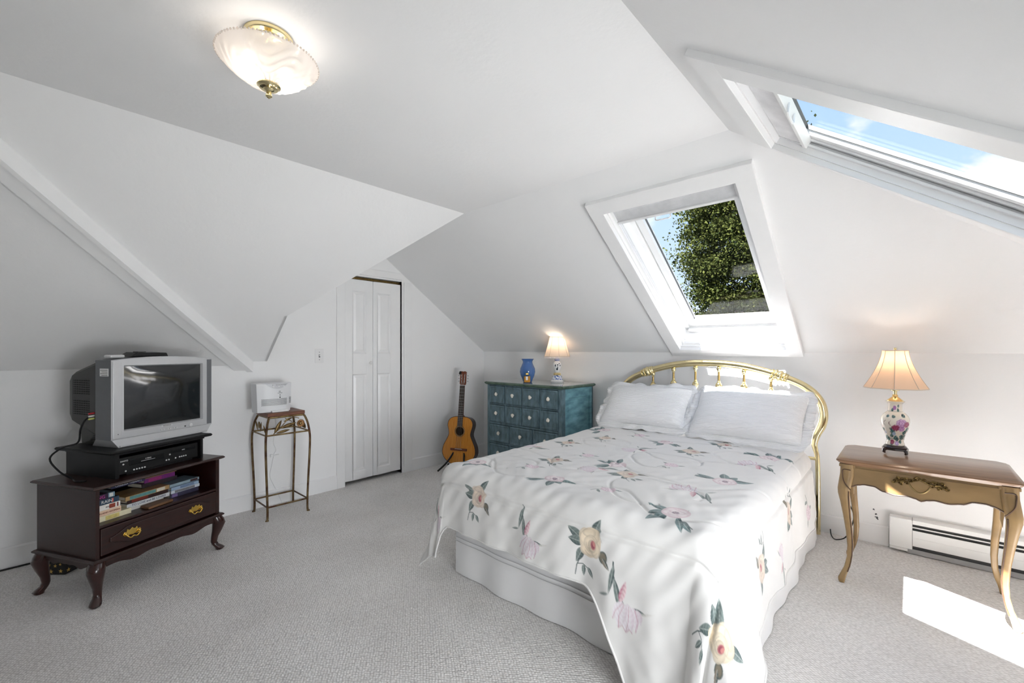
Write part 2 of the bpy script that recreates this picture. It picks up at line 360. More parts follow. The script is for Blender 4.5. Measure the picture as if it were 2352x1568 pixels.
# ------------------------------------------------------------------ skylights
blind_m = mat('pleated_grey_blind', s2l(226,226,228), .85, var=.12, vscale=14, stretch=(1,1,1), bump=.3, bscale=200)
dgasket = mat('grey_gasket', (.12,.12,.12), .6)
def skylight(name, o, ax, ay, n, wid, hei, cw, right_cw=None, dk=0.):
    # o: inner corner (top, at ax=0), ax across, ay down the slope, n outwards
    root = sempty(name, (0,0,0))
    Mx = Matrix((( ax[0],ay[0],n[0],o[0]),(ax[1],ay[1],n[1],o[1]),(ax[2],ay[2],n[2],o[2]),(0,0,0,1)))
    def mb(): b = MB(); b.M = Mx; return b
    rc = right_cw or cw
    th = .032 if not dk else .022
    mb().box(-cw,wid+rc,-cw,0.004,-th,0.001).build('casing_board', M['trim'], root, bevel=.003)
    mb().box(-cw,wid+rc,hei-.004,hei+cw*.95,-th,0.001).build('casing_board', M['trim'], root, bevel=.003)
    mb().box(-cw,0.004,0,hei,-th,0.001).build('casing_board', M['trim'], root, bevel=.003)
    mb().box(wid-.004,wid+rc,0,hei,-th,0.001).build('casing_board', M['trim'], root, bevel=.003)
    D = .25 if not dk else .08; so1 = .232 if not dk else .079; p0 = .206 if not dk else .070
    rv = mb()
    rv.box(0,.012,0,hei,0,D).box(wid-.012,wid,0,hei,0,D).box(0,wid,0,.012,0,D).box(0,wid,hei-.012,hei,0,D)
    rv.build('reveal_lining', M['trim'], root)
    # blind guide rails with ridges
    g = mb()
    for x0, x1 in [(.012,.030),(wid-.030,wid-.012)]:
        g.box(x0,x1,.012,hei-.012,.022,.030).box(x0,x1,.012,hei-.012,.040,.046).box(x0,x1,.012,hei-.012,.062,.068)
    g.box(.012,wid-.012,hei-.024,hei-.012,.02,.05)
    g.build('blind_rail', M['trim'], root)
    # fixed frame and opening sash
    f = mb(); f0, f1 = .012, .045
    for (x0,x1,y0,y1) in [(f0,f1,.012,hei-.012),(wid-f1,wid-f0,.012,hei-.012),(f0,wid-f0,.012,.05),(f0,wid-f0,hei-.045,hei-.012)]:
        f.box(x0,x1,y0,y1,.165-dk,D)
    f.build('window_frame', M['trim'], root, bevel=.003)
    gk = mb()
    for (x0,x1,y0,y1) in [(f1,f1+.006,.05,hei-.05),(wid-f1-.006,wid-f1,.05,hei-.05)]:
        gk.box(x0,x1,y0,y1,.185-dk,D-.001)
    gk.build('gasket', dgasket, root)
    s = mb(); s0, s1 = .051, (.098 if not dk else .078)
    for (x0,x1,y0,y1) in [(s0,s1,.05,hei-.05),(wid-s1,wid-s0,.05,hei-.05),(s0,wid-s0,.05,.1),(s0,wid-s0,hei-.112,hei-.052)]:
        s.box(x0,x1,y0,y1,.172-dk,so1)
    sash = s.build('sash', M['trim'], root, bevel=.004)
    gk = mb(); e = .005
    for (x0,x1,y0,y1) in [(s1,s1+e,.1,hei-.112),(wid-s1-e,wid-s1,.1,hei-.112),(s1,wid-s1,.1,.1+e),(s1,wid-s1,hei-.112-e,hei-.112)]:
        gk.box(x0,x1,y0,y1,p0-.006,p0+.008)
    gk.build('gasket', dgasket, sash)
    mb().box(s1,wid-s1,.1,hei-.112,p0,p0+.006).build('pane', M['glass'], sash)
    bolt = mb(); bolt.M = Mx @ Matrix.Translation((wid*.52,hei-.083,.171-dk)); bolt.lathe([(0,-.003),(.006,-.003),(.006,0.002)],10); bolt.build('screw', M['btn'], sash, smooth=True)
    # operator bar at the bottom with crank handle
    t = mb(); t.tube([(.045,hei-.03,.15-dk*.6),(wid-.045,hei-.03,.15-dk*.6)], .016, 14); t.build('operator_bar', M['whitep'], root, smooth=True)
    h = mb(); h.tube(smoothpath([(wid*.47,hei-.035,.135),(wid*.47,hei-.045,.115),(wid*.47,hei-.028,.085),(wid*.475,hei-.012,.055)],5), [.012]*6+[.010]*4+[.008]*5+[.011], 10)
    h.build('crank_handle', M['whitep'], root, smooth=True)
    # blind, drawn a little way down
    b = mb(); bl = .105
    nn = 14
    for i in range(nn):
        y0 = .014+bl*i/nn; y1 = .014+bl*(i+1)/nn; ym = (y0+y1)/2
        b.add([(.030,y0,.026),(wid-.030,y0,.026),(wid-.030,ym,.022),(.030,ym,.022),(wid-.030,y1,.026),(.030,y1,.026)], [(0,1,2,3),(3,2,4,5)])
    b.box(.030,wid-.030,.014,.014+bl,.028,.045)
    bo = b.build('blind', blind_m, root)
    mb().box(.026,wid-.026,.014+bl,.030+bl,.012,.046).build('bottom_rail', M['whitep'], bo, bevel=.002)
    pw = .045; pc = wid*.42
    hd = mb(); hd.tube([(pc-pw,.03+bl,.03),(pc-pw,.045+bl,.004),(pc-pw+.008,.047+bl,.0),(pc+pw-.008,.047+bl,.0),(pc+pw,.045+bl,.004),(pc+pw,.03+bl,.03)], .0042, 8)
    hd.build('pull_handle', M['whitep'], bo, smooth=True)
    return root
dB = Vector((1,0,-sB)).normalized(); dR = Vector((0,-1,-sR)).normalized()
skylight('window_1', PB(aU0,aV1), Vector((0,-1,0)), dB, nB, aV1-aV0, (aU1-aU0)*math.sqrt(1+sB*sB), .088)
skylight('window_2', PR(bU0,bV1), Vector((1,0,0)), dR, nR, bU1-bU0, (bV1-bV0)*math.sqrt(1+sR*sR), .10, .016, .125)

# ------------------------------------------------------------------ closet door
door = sempty('door_1', (0,0,0))
MB().box(1.813,dx0,V0-.018,V0+.1,0,1.99).build('casing_board', M['trim'], door, bevel=.003)
MB().box(2.507,2.60,V0-.018,V0+.0,0,1.905).box(2.487,2.507,V0-.006,V0+.1,0,1.935).build('casing_board', M['trim'], door, bevel=.003)
MB().box(1.813,2.487,V0-.018,V0+.0,1.925,1.99).box(dx0,dx1,V0-.004,V0+.1,1.91,1.926).build('casing_board', M['trim'], door, bevel=.003)
MB().box(dx0,dx1,V0+.03,V0+.06,1.885,1.905).build('track', M['agedbrass'], door)
def leaf(x0, x1, px0, px1, ga):
    z0, z1 = .035, 1.878; y0, y1 = V0+.012, V0+.046
    P = [(.105,1.005),(1.198,1.772)]
    b = MB()
    b.box(x0,px0,y0,y1,z0,z1).box(px1,x1,y0,y1,z0,z1)
    for a, c in [(z0,P[0][0]),(P[0][1],P[1][0]),(P[1][1],z1)]: b.box(px0,px1,y0,y1,a,c)
    lo = b.build('door_leaf', M['trim'], door, bevel=.002)
    for a, c in P:
        q = MB(); i1, i2 = .012, .034
        R = lambda i, y: [(px0+i,y,a+i),(px1-i,y,a+i),(px1-i,y,c-i),(px0+i,y,c-i)]
        vs = R(0,y0+.001)+R(i1,y0+.011)+R(i2,y0+.003)
        fs = [(k,(k+1)%4,4+(k+1)%4,4+k) for k in range(4)]+[(4+k,4+(k+1)%4,8+(k+1)%4,8+k) for k in range(4)]+[(8,9,10,11)]
        q.add(vs, fs); q.box(px0,px1,y0+.02,y1,a,c)
        q.build('panel', M['trim'], lo)
    return lo
L1 = leaf(dx0+.004, 2.1765, 1.975, 2.112, 0); L2 = leaf(2.1805, dx1-.006, 2.226, 2.368, 0)
k = MB(); k.M = Matrix.Translation((2.146,V0+.012,1.108)) @ Matrix.Rotation(PI/2,4,'X'); k.lathe([(0,.03),(.009,.03),(.014,.024),(.015,.018),(.009,.010),(.006,0)][::-1],18)
k.build('knob', M['whitep'], L1, smooth=True)

# ================================================================== light switch, baseboard heater, scuffs
t = thing('light_switch', 'white light switch plate on the wall left of the bifold door', 'switch', (1.662,V0,1.178))
MB().box(-.037,.037,-.006,0,-.06,.06).build('switch_plate', M['whitep'], t, bevel=.003)
MB().box(-.006,.006,-.009,-.004,-.013,.013).build('toggle_slot', M['greyp'], t)
MB().box(-.004,.004,-.016,-.004,-.002,.010).build('toggle', M['whitep'], t, bevel=.001)
for z in (-.032,.032):
    b = MB(); b.M = Matrix.Translation((0,-.006,z)) @ Matrix.Rotation(PI/2,4,'X'); b.lathe([(.0035,0),(.003,.001),(0,.0012)],10); b.build('screw', M['greyp'], t)

t = thing('baseboard_heater', 'long white baseboard heater on the wall under the carved wooden table', 'heater', (U0,.10,0))
hw = mat('heater_enamel', s2l(236,236,234), .35, var=.03, vscale=5)
L = -.88
MB().box(-.062,-.001,-.105,0,.028,.206).box(-.064,-.001,-.085,0,.012,.028).build('end_cap', hw, t, bevel=.004)
MB().box(-.045,-.001,L,-.105,.012,.205).build('back_plate', mat('heater_dark', (.05,.05,.05), .6), t)
MB().prism([(-.062,.052),(-.056,.052),(-.056,.145),(-.062,.145)],'y',L,-.106).prism([(-.064,.098),(-.061,.098),(-.061,.102),(-.064,.102)],'y',L,-.106).build('front_panel', hw, t)
MB().prism([(-.062,.182),(-.058,.182),(-.058,.200),(0,.208),(0,.212),(-.062,.206)],'y',L,-.106).build('top_panel', hw, t)
MB().box(-.060,-.048,L,-.106,.160,.166).build('damper', hw, t)
MB().prism([(-.058,.004),(-.054,.004),(-.05,.030),(-.054,.030)],'y',L,-.08).build('kick_strip', mat('heater_grey', (.35,.35,.35), .5), t)

# ================================================================== ceiling light
t = thing('ceiling_light', 'frosted glass bowl ceiling light with brass canopy and finial', 'ceiling light', (.51,1.52,HC))
b = MB(); b.lathe([(0,0),(.070,0),(.0715,-.006),(.068,-.014),(.056,-.018),(.054,-.026),(.044,-.030),(.018,-.032),(.014,-.05),(.0,-.05)], 48); b.build('canopy', M['brass'], t, smooth=True)
b = MB(); b.lathe([(.006,-.05),(.006,-.17)], 12); b.build('stem', M['brass'], t, smooth=True)
bowl = MB(); prof = []; zr, zb, RR = -.080, -.160, .146
n = 26
for i in range(n+1):
    r = RR*(i/n); 
    prof.append((max(r,.001), zb+(zr-zb)*((r/RR)**2.15)))
nn = 120; vs = []; fs = []
for i, (r, z) in enumerate(prof):
    for kx in range(nn):
        a = 2*PI*kx/nn
        f = (r/RR)
        rib = .0034*math.sin(a*30)*(1 if .12 < f < .24 else 0)+.0026*math.sin(a*22)*(1 if .25 < f < .36 else 0)
        w = 0
        if .40 < f < .93:
            w = .0036*math.sin(40*(f-.16*math.sin(4*a)))*(.5+.5*math.cos(4*a))+.0026*math.sin(26*f+3)*math.sin(a*24)*max(0,-math.cos(4*a))
        rr = r*(1+(.012*math.cos(a*60) if i == n else 0))
        vs.append((rr*math.cos(a), rr*math.sin(a), z+rib+w))
for i in range(n):
    for kx in range(nn): fs.append((i*nn+kx, i*nn+(kx+1) % nn, (i+1)*nn+(kx+1) % nn, (i+1)*nn+kx))
bowl.add(vs, fs)
M['frost'] = shade_mat('frosted_glass', (.92,.87,.83), .55, (.95,.88,.82), gloss=.06, clear=.12)
bowl_o = bowl.build('glass_bowl', M['frost'], t, smooth=True, ang=80)
b = MB()
for kx in range(84):
    a = 2*PI*kx/84; b.ell((RR*math.cos(a), RR*math.sin(a), zr+.001), .0034, 7, 5)
b.build('beaded_rim', M['frost'], bowl_o, smooth=True)['kind'] = 'stuff'
b = MB(); b.lathe([(.034,-.156),(.034,-.160),(.028,-.164),(.026,-.168),(.017,-.170),(.014,-.174),(.0075,-.177),(.0075,-.184),(.0095,-.188),(.0095,-.192),(.0,-.200)], 36); b.build('finial', M['brass'], t, smooth=True)
bulb = shade_mat('bulb_glass', (.9,.9,.9), .6)
for i, (bx, by) in enumerate([(-.055,.0),(.052,.01)]):
    b = MB(); b.ell((bx,by,-.09), (.022,.022,.02)); b.build('bulb', bulb, t, smooth=True)
    ld = bpy.data.lights.new('ceiling_bulb', 'POINT'); lo = bpy.data.objects.new('ceiling_bulb', ld); COL.objects.link(lo); lo.parent = t; lo.location = (bx*1.0,by,-.112); ld.energy = .13; ld.color = (1,.93,.84); ld.shadow_soft_size = .025

# ================================================================== TV stand and what is on it
SA = math.radians(26); SO = Vector((.203,2.885,0)); RS = Matrix.Rotation(SA,3,'Z')
def SF(x, y, z): p = RS @ Vector((x,y,z)); return (SO.x+p.x, SO.y+p.y, z)
t = thing('tv_stand', 'dark mahogany TV stand on cabriole legs with one drawer and an open shelf', 'tv stand', SF(0,0,0), SA)
SW, SD = .64, .43
mh = M['mahog']
MB().box(0,.016,0,SD,.222,.556).build('side_panel', mh, t); MB().box(SW-.022,SW,0,SD,.222,.556).build('side_panel', mh, t)
MB().box(.016,SW-.022,SD-.008,SD,.222,.556).build('back_panel', mat('mahogany_back', s2l(20,8,7), .5, var=.3, vscale=6), t)
b = MB(); b.prism([(-.022,.556),(SW+.022,.556),(SW+.022,.562),(SW+.012,.574),(-.012,.574),(-.022,.562)],'y',-.006,SD+.006)
b = MB(); 
R_ = lambda i, z: [(-.022+i,-.022+i,z),(SW+.022-i,-.022+i,z),(SW+.022-i,SD+.01-i,z),(-.022+i,SD+.01-i,z)]
def stackrings(rings):
    b = MB(); vs = sum(rings, []); n = len(rings[0]); fs = [tuple(range(n))[::-1], tuple(range(len(vs)-n, len(vs)))]
    for j in range(len(rings)-1):
        for i in range(n): fs.append((j*n+i, j*n+(i+1) % n, (j+1)*n+(i+1) % n, (j+1)*n+i))
    return b.add(vs, fs)
stackrings([R_(.014,.555),R_(.006,.558),R_(0,.563),R_(.001,.568),R_(.007,.5735)]).build('top', mh, t)
MB().box(.016,SW-.022,.0,SD-.008,.366,.379).build('shelf', mh, t, bevel=.002)
stackrings([R_(.016,.205),R_(.004,.208),R_(.002,.215),R_(.010,.222)]).build('base_moulding', mh, t)
# drawer with raised ogee panel
d = MB().box(.019,SW-.026,-.004,.012,.232,.362).build('drawer', mh, t, bevel=.003)
pts = []
x0, x1, zc = .055, SW-.062, .297
def og(x0, x1, zc, hh, k=10):
    P = []
    for i in range(k+1):
        f = i/k; P.append((x0+.10*f, zc-hh*(.28+.72*(.5-.5*math.cos(PI*f)))))
    up = [(x, 2*zc-z) for x, z in P]
    R = [(x0+x1-x, z) for x, z in P]; 
    return P + R[::-1] + [(x, 2*zc-z) for x, z in R] + up[::-1]
MB().prism(og(x0,x1,zc,.045),'y',-.010,-.003).build('raised_panel', mh, d, bevel=.004)
for px in (.150,.482):
    b = MB(); zc = .300
    pl = [(-.042,0),(-.036,.012),(-.026,.010),(-.022,.024),(-.013,.016),(-.006,.020),(0,.026),(.006,.020),(.013,.016),(.022,.024),(.026,.010),(.036,.012),(.042,0),(.034,-.010),(.022,-.012),(.012,-.008),(0,-.013),(-.012,-.008),(-.022,-.012),(-.034,-.010)]
    b.prism([(px+x, zc+z) for x, z in pl],'y',-.0135,-.0095)
    pull = b.build('drawer_pull', M['brassd'], d, bevel=.001)
    b = MB(); b.tube(smoothpath([(px-.032,-.014,zc+.001),(px-.03,-.024,zc-.006),(px-.016,-.026,zc-.019),(px,-.026,zc-.015),(px+.016,-.026,zc-.019),(px+.03,-.024,zc-.006),(px+.032,-.014,zc+.001)],5), .0036, 8)
    b.ell((px-.032,-.015,zc+.001),.006).ell((px+.032,-.015,zc+.001),.006); b.build('bail', M['brassd'], pull, smooth=True)
# scalloped aprons
def scallop(x0, x1, ztop, zl, n=48):
    P = []
    for i in range(n+1):
        f = i/n; g = min(f, 1-f)*2
        z = zl-.014*(.5-.5*math.cos(PI*min(1,max(0,(g-.30)/.45))))-.006*(.5-.5*math.cos(4*PI*g))*(1 if g < .5 else .35)
        z = zl+.010*(1-min(1,g/.08))+(-.012*math.sin(PI*min(1,max(0,(g-.1)/.9)))) - .005*math.cos(g*13)
        P.append((x0+(x1-x0)*f, z))
    return [(x0,ztop)]+P+[(x1,ztop)]
MB().prism(scallop(.02,SW-.02,.206,.176),'y',-.006,.010).build('apron', mh, t)
b = MB(); b.prism(scallop(.02,SD-.03,.206,.180),'x',.002,.016); b.build('apron', mh, t)
b = MB(); b.prism(scallop(.02,SD-.03,.206,.180),'x',SW-.016,SW-.002); b.build('apron', mh, t)
def cab_leg(cx, cy, dx, dy, H=.206):
    S = [(0,0,H,.030,.030),(.006,.006,H-.02,.033,.033),(.012,.012,H-.045,.032,.032),(.006,.006,H-.085,.025,.025),(-.003,-.003,H-.125,.018,.018),(-.006,-.006,H-.155,.0155,.0155),(-.001,-.001,H-.172,.0165,.0165),(.010,.010,H-.186,.021,.021),(.017,.017,H-.196,.022,.022),(.014,.014,0.0,.017,.017)]
    b = MB(); b.loft([(cx+dx*a, cy+dy*a2, z, hx, hy) for a, a2, z, hx, hy in S], 14, 2.6)
    return b
for cx, cy, dx, dy in [(.012,.012,-1,-1),(SW-.014,.012,1,-1),(.012,SD-.03,-1,.6),(SW-.014,SD-.03,1,.6)]:
    cab_leg(cx, cy, dx, dy).build('leg', M['mahogx'], t, smooth=True, ang=60)

# riser shelf and video player
t = thing('riser_shelf', 'black laminate riser standing on the TV stand under the television', 'riser', SF(0,0,.574), SA)
bw = M['blackwood']
stackrings([[(.085,.03,.128),(.612,.03,.128),(.612,.45,.128),(.085,.45,.128)],[(.080,.025,.136),(.617,.025,.136),(.617,.455,.136),(.080,.455,.136)],[(.085,.03,.144),(.612,.03,.144),(.612,.45,.144),(.085,.45,.144)]]).build('top_board', bw, t)
MB().box(.112,.130,.05,.42,0,.120).build('side_board', bw, t); MB().box(.560,.575,.05,.42,0,.120).build('side_board', bw, t)
MB().box(.108,.580,.045,.42,.118,.129).build('upper_rail', bw, t); MB().box(.130,.56,.41,.42,0,.118).build('back_board', bw, t)
t = thing('video_player', 'black VCR and disc player with white buttons inside the black riser', 'video player', SF(.135,.065,.574), SA)
body = MB().box(0,.42,.0,.28,.012,.098).build('body', M['black'], t, bevel=.003)
MB().box(.05,.40,.02,.25,.0,.013).build('feet', M['black'], t)
gl = mat('glossy_black', (.006,.006,.007), .12, var=.1, vscale=5)
MB().box(.050,.225,-.003,.002,.050,.080).build('tape_flap', gl, t, bevel=.002)
MB().box(.262,.400,-.003,.002,.066,.082).build('disc_tray', gl, t, bevel=.002)
def btn(x, z, r=.0042):
    b = MB(); b.M = Matrix.Translation((x,0,z)) @ Matrix.Rotation(PI/2,4,'X'); b.lathe([(r,0),(r,.002),(r*.7,.0032),(0,.0034)],12); b.build('button', M['btn'], t, smooth=True)
for x, z in [(.022,.063),(.033,.026),(.072,.024),(.085,.024),(.098,.024),(.111,.024),(.124,.024),(.236,.034),(.250,.034),(.287,.035),(.310,.036),(.322,.036),(.334,.036),(.346,.036),(.255,.062)]: btn(x, z)
text('SANYO', .011, M['txtw'], t, (.026,-.0006,.079), name='lettering')
text('4 HEAD', .009, M['txtw'], t, (.14,-.0038,.070)); MB().box(.105,.175,-.0036,-.003,.060,.0615).build('print_line', M['txtw'], t); text('DVD', .008, M['txtw'], t, (.33,-.0038,.074))

# television
t = thing('television', 'silver CRT television with dark screen on the black riser', 'television', (.273,3.038,.718), SA)
TW = .55; z0, z1 = .044, .458
def topz(x): f = (x/TW-.5)*2; return z1+.018*(1-f*f)
out = [(x, topz(x)) for x in np.linspace(0,TW,17)]
sx0, sx1, sz0, sz1 = .062, .482, .090, .424
bz = MB()
# bezel front as ring strips, with slanted inner lip
o_ring = [(0,z0)]+[(TW*i/16, z0) for i in range(1,17)]+[(x,z) for x, z in out[::-1]]
def ringpts(f): return f
N0 = 16
def rect(x0,x1,za,zb,arch=0):
    B = [(x0+(x1-x0)*i/N0, za) for i in range(N0+1)]; Rr = [(x1, za+(zb-za)*i/N0) for i in range(1,N0)]
    Tp = [(x1-(x1-x0)*i/N0, zb+arch*(1-((2*i/N0-1)**2))) for i in range(N0+1)]; Lf = [(x0, zb-(zb-za)*i/N0) for i in range(1,N0)]
    return B+Rr+Tp+Lf
rings = [[(x,.120,z) for x, z in rect(0,TW,z0,z1,.018)], [(x,.004,z) for x, z in rect(0,TW,z0,z1,.018)], [(x,0,z) for x, z in rect(.004,TW-.004,z0+.004,z1-.004,.018)],
         [(x,-.001,z) for x, z in rect(sx0-.006,sx1+.006,sz0-.006,sz1+.006,0)], [(x,.012,z) for x, z in rect(sx0,sx1,sz0,sz1,0)]]
def ringmesh(rings, cap_end=False):
    b = MB(); n = len(rings[0]); vs = sum(rings, []); fs = []
    for j in range(len(rings)-1):
        for i in range(n): fs.append((j*n+i, j*n+(i+1) % n, (j+1)*n+(i+1) % n, (j+1)*n+i))
    if cap_end: fs.append(tuple(range((len(rings)-1)*n, len(rings)*n)))
    return b.add(vs, fs)
bez = ringmesh(rings[1:]).build('bezel', M['silver'], t, smooth=True, ang=25)
ringmesh(rings[:2]).build('side_housing', M['greyp'], t, smooth=True, ang=25)
# speaker cheeks of the bezel
for xa, xb in [(.006,.046),(.515,.544)]:
    MB().box(xa,xb,-.003,.002,z0+.006,z1-.006).build('speaker_cheek', M['greyp'] if xa > .3 else M['silver'], bez, bevel=.002)
# chin
MB().hexa([(.033,.0,0.0),(.515,.0,0.0),(.515,.2,0),(.033,.2,0),(0.002,.004,z0+.002),(TW-.002,.004,z0+.002),(TW-.002,.12,z0+.002),(0.002,.12,z0+.002)]).build('chin', M['silver'], bez)
b = MB(); b.tube([(.036,-.004,.006),(.512,-.004,.006)], .0045, 10); b.build('chin_strip', M['silver'], bez, smooth=True)
# screen, slightly domed
b = MB(); n = 16; vs = []; fs = []
for j in range(n+1):
    for i in range(n+1):
        u, v = i/n, j/n; y = .014-.016*(1-(2*u-1)**2)*(1-(2*v-1)**2)**.5*.5-.004
        vs.append((sx0+(sx1-sx0)*u, y+.002, sz0+(sz1-sz0)*v))
for j in range(n):
    for i in range(n): fs.append((j*(n+1)+i, j*(n+1)+i+1, (j+1)*(n+1)+i+1, (j+1)*(n+1)+i))
b.add(vs, fs); b.build('screen', M['screen'], t, smooth=True)
# rear body
def rr(x0,x1,y,za,zb,c=.02): return [(x0+c,y,za),(x1-c,y,za),(x1,y,za+c),(x1,y,zb-c),(x1-c,y,zb),(x0+c,y,zb),(x0,y,zb-c),(x0,y,za+c)]
rb = ringmesh([rr(.012,TW-.012,.12,.045,.455), rr(.022,TW-.022,.20,.06,.440), rr(.038,TW-.038,.37,.11,.392), rr(.055,TW-.055,.42,.14,.36)], True).build('rear_housing', M['dgrey'], t)
MB().hexa([(.05,.12,0),(TW-.05,.12,0),(TW-.06,.33,0),(.06,.33,0),(.03,.12,.06),(TW-.03,.12,.06),(TW-.05,.33,.12),(.05,.33,.12)]).build('foot_housing', M['dgrey'], t)
MB().hexa([(.03,.12,.44),(TW-.03,.12,.44),(TW-.05,.2,.42),(.05,.2,.42),(.06,.12,.462),(TW-.06,.12,.462),(TW-.08,.18,.452),(.08,.18,.452)]).build('top_hump', M['dgrey'], t)
sl = MB()
for band, (za, zb, nr) in enumerate([(.275,.345,7),(.165,.235,7)]):
    for r_ in range(nr):
        z = za+(zb-za)*r_/(nr-1)
        for c_ in range(7):
            y = .205+.022*c_; x = .022+(y-.2)*.094-.0012
            sl.box(x-.001,x+.002,y,y+.015,z,z+.0048)
for r_ in range(6):
    sl.box(.036,.041,.15,.23-.01*r_,.022+.010*r_,.0255+.010*r_)
sl.build('vent_slots', M['black'], rb)['kind'] = 'stuff'
MB().box(-.0012,.0005,.022,.085,.375,.415).build('sticker', M['whitep'], t)
b = MB()
for i in range(4): b.box(-.0018,-.001,.027,.080-.008*(i % 2),.4055-.009*i,.4080-.009*i)
b.build('print_lines', M['txtk'], t)
def tvb(x, z, r, m, nm='button'):
    b = MB(); b.M = Matrix.Translation((x,-.001,z)) @ Matrix.Rotation(PI/2,4,'X'); b.lathe([(r,0),(r,.003),(r*.75,.0042),(0,.0044)],16); b.build(nm, m, t, smooth=True)
for x in (.242,.256,.277,.291,.312,.326): tvb(x, .060-(x-.24)*.02, .0038, M['btn'])
tvb(.412,.060,.0105,M['btn'],'power_button'); tvb(.378,.058,.0036,M['black'],'sensor'); tvb(.028,.072,.002,M['black'],'microphone')
MB().box(.243,.303,-.004,.0,.074,.084).build('badge', M['btn'], t, bevel=.001); text('MAGNAVOX', .0085, M['txtk'], t, (.273,-.0045,.079), sx=.95)
# cable of the television
t = thing('video_cable', 'black audio video cable hanging from the television side over the riser', 'cable', (0,0,0))
cp = [(.0,.175,.165),(-.012,.185,.155),(-.02,.2,.10),(-.028,.215,.03),(-.055,.235,-.07),(-.065,.23,-.125),(-.03,.215,-.139),(.0,.2,-.141)]
RT = Matrix.Rotation(SA,3,'Z')
def TF(p): q = RT @ Vector(p); return (.273+q.x, 3.038+q.y, .718+q.z)
cp = [(.010,.150,.165),(-.015,.165,.150),(-.030,.18,.10),(-.030,.20,.03),(-.085,.215,.014),(-.135,.215,-.03),(-.11,.19,-.10),(-.085,.14,-.1385),(-.11,.07,-.1385),(-.09,.03,-.1385)]
b = MB(); b.tube([TF(p) for p in smoothpath(cp,6)], .0042, 8); b.build('lead', M['black'], t, smooth=True)
for i, c in enumerate([(.5,.03,.04),(.8,.8,.75),(.65,.7,.2)]):
    b = MB(); b.tube([TF((.013,.148,.18-.014*i)), TF((-.012,.152,.178-.014*i))], .0045, 8); b.build('plug', mat('plug_tip', c, .4, var=.05), t, smooth=True)
# box and remote on the television
t = thing('set_top_box', 'flat black box lying on top of the silver television', 'box', TF((.12,.05,.474)), SA)
MB().hexa([(.0,0,0),(.20,0,0),(.20,.11,0),(0,.11,0),(.03,.0,.022),(.19,.0,.022),(.18,.1,.026),(.04,.1,.026)]).build('case', M['black'], t, bevel=.004)
MB().box(.05,.09,.02,.06,.024,.029).build('button_pad', M['dgrey'], t)
t = thing('remote_control', 'pale grey remote control on the television beside the flat black box', 'remote', TF((.03,.055,.468)), SA+.15)
MB().box(0,.075,0,.045,0,.018).build('case', M['btn'], t, bevel=.006); MB().box(.01,.06,.01,.03,.0175,.0195).build('keypad', M['greyp'], t)

# ------------------------------------------------------------------ books on the shelf
def book(x, y, z, w, d, h, col, label, group=None, rz=0., title=None, tcol=(.8,.8,.8), ts=.4, page=(.75,.70,.58), blocks=(), name='book', hard=True):
    t = thing(name, label, 'book', SF(x,y,z), SA+rz, group)
    cm_ = mat('book_cover', col, .4, var=.12, vscale=30)
    c = .0022
    MB().box(0,w,0,d,0,c).box(0,w,0,d,h-c,h).box(0,w,0,.004,c,h-c).build('cover', cm_, t, bevel=.0008)
    MB().box(.004,w-.003,.004,d-.003,c,h-c).build('pages', mat('paper_edges', page, .8, var=.12, vscale=8, stretch=(1,1,60)), t)
    for (bx0, bx1, bc) in blocks:
        MB().box(bx0,bx1,-.0008,.001,h*.12,h*.88).build('spine_panel', mat('spine_print', bc, .45, var=.2, vscale=80), t)
    if title: text(title, h*ts*1.35, mat('title_ink', tcol, .5), t, (w*.5,-.0014,h*.5), name='title')
    return t
G = 'books on the TV stand shelf'
yb = .065
book(.020,.05,.3795,.165,.11,.026, s2l(232,224,190), 'thick cream book with yellow flower spine, bottom of the left stack', G, blocks=((.05,.11,s2l(214,196,120)),))
book(.022,.052,.406,.118,.11,.027, s2l(226,194,165), 'peach pink book in the left stack, on the cream book', G, title='MAN AND WOMAN', tcol=s2l(130,50,40), ts=.32)
book(.020,.050,.4335,.115,.11,.027, s2l(234,230,222), 'white book with small red picture in the left stack', G, blocks=((.066,.092,s2l(150,60,40)),(.1,.106,s2l(120,40,40))), title='AN', tcol=s2l(90,80,80), ts=.3)
book(.022,.051,.461,.108,.11,.026, s2l(44,66,86), 'navy blue book titled rain in the left stack', G, title='RAIN', tcol=s2l(220,220,215), ts=.6, blocks=((.075,.083,s2l(200,90,80)),))
book(.022,.052,.4875,.062,.11,.026, s2l(38,24,52), 'dark violet book with pink letters, top of the left stack', G, title='NG', tcol=s2l(190,60,150), ts=.62)
book(.088,.062,.4875,.03,.10,.024, s2l(120,150,165), 'narrow pale blue book beside the pink lettered one', G, blocks=((.006,.022,s2l(225,225,220)),))
book(.125,.10,.5145,.16,.11,.020, s2l(36,36,70), 'long dark blue book titled chakra therapy on the left stack', G, title='CHAKRA THERAPY', tcol=s2l(200,200,205), ts=.55)
book(.172,.11,.3795,.030,.12,.022, s2l(40,58,120), 'small royal blue book behind the wooden plaque', G, blocks=((.008,.022,s2l(60,80,140)),))
book(.206,.085,.3795,.165,.12,.020, s2l(220,218,212), 'white grey book, bottom of the middle stack', G)
book(.178,.070,.4005,.215,.13,.020, s2l(214,216,218), 'pale book titled to love and be loved in the middle stack', G, title='TO LOVE and BE LOVED', tcol=s2l(60,70,95), ts=.6)
book(.182,.074,.4215,.205,.13,.020, s2l(46,20,18), 'dark maroon black book in the middle stack', G, blocks=((.02,.10,s2l(120,40,26)),))
book(.165,.060,.4425,.225,.14,.022, s2l(172,140,92), 'tan book with teal band on top of the middle stack', G, rz=.03, blocks=((.02,.15,s2l(88,140,140)),(.155,.20,s2l(205,200,185))))
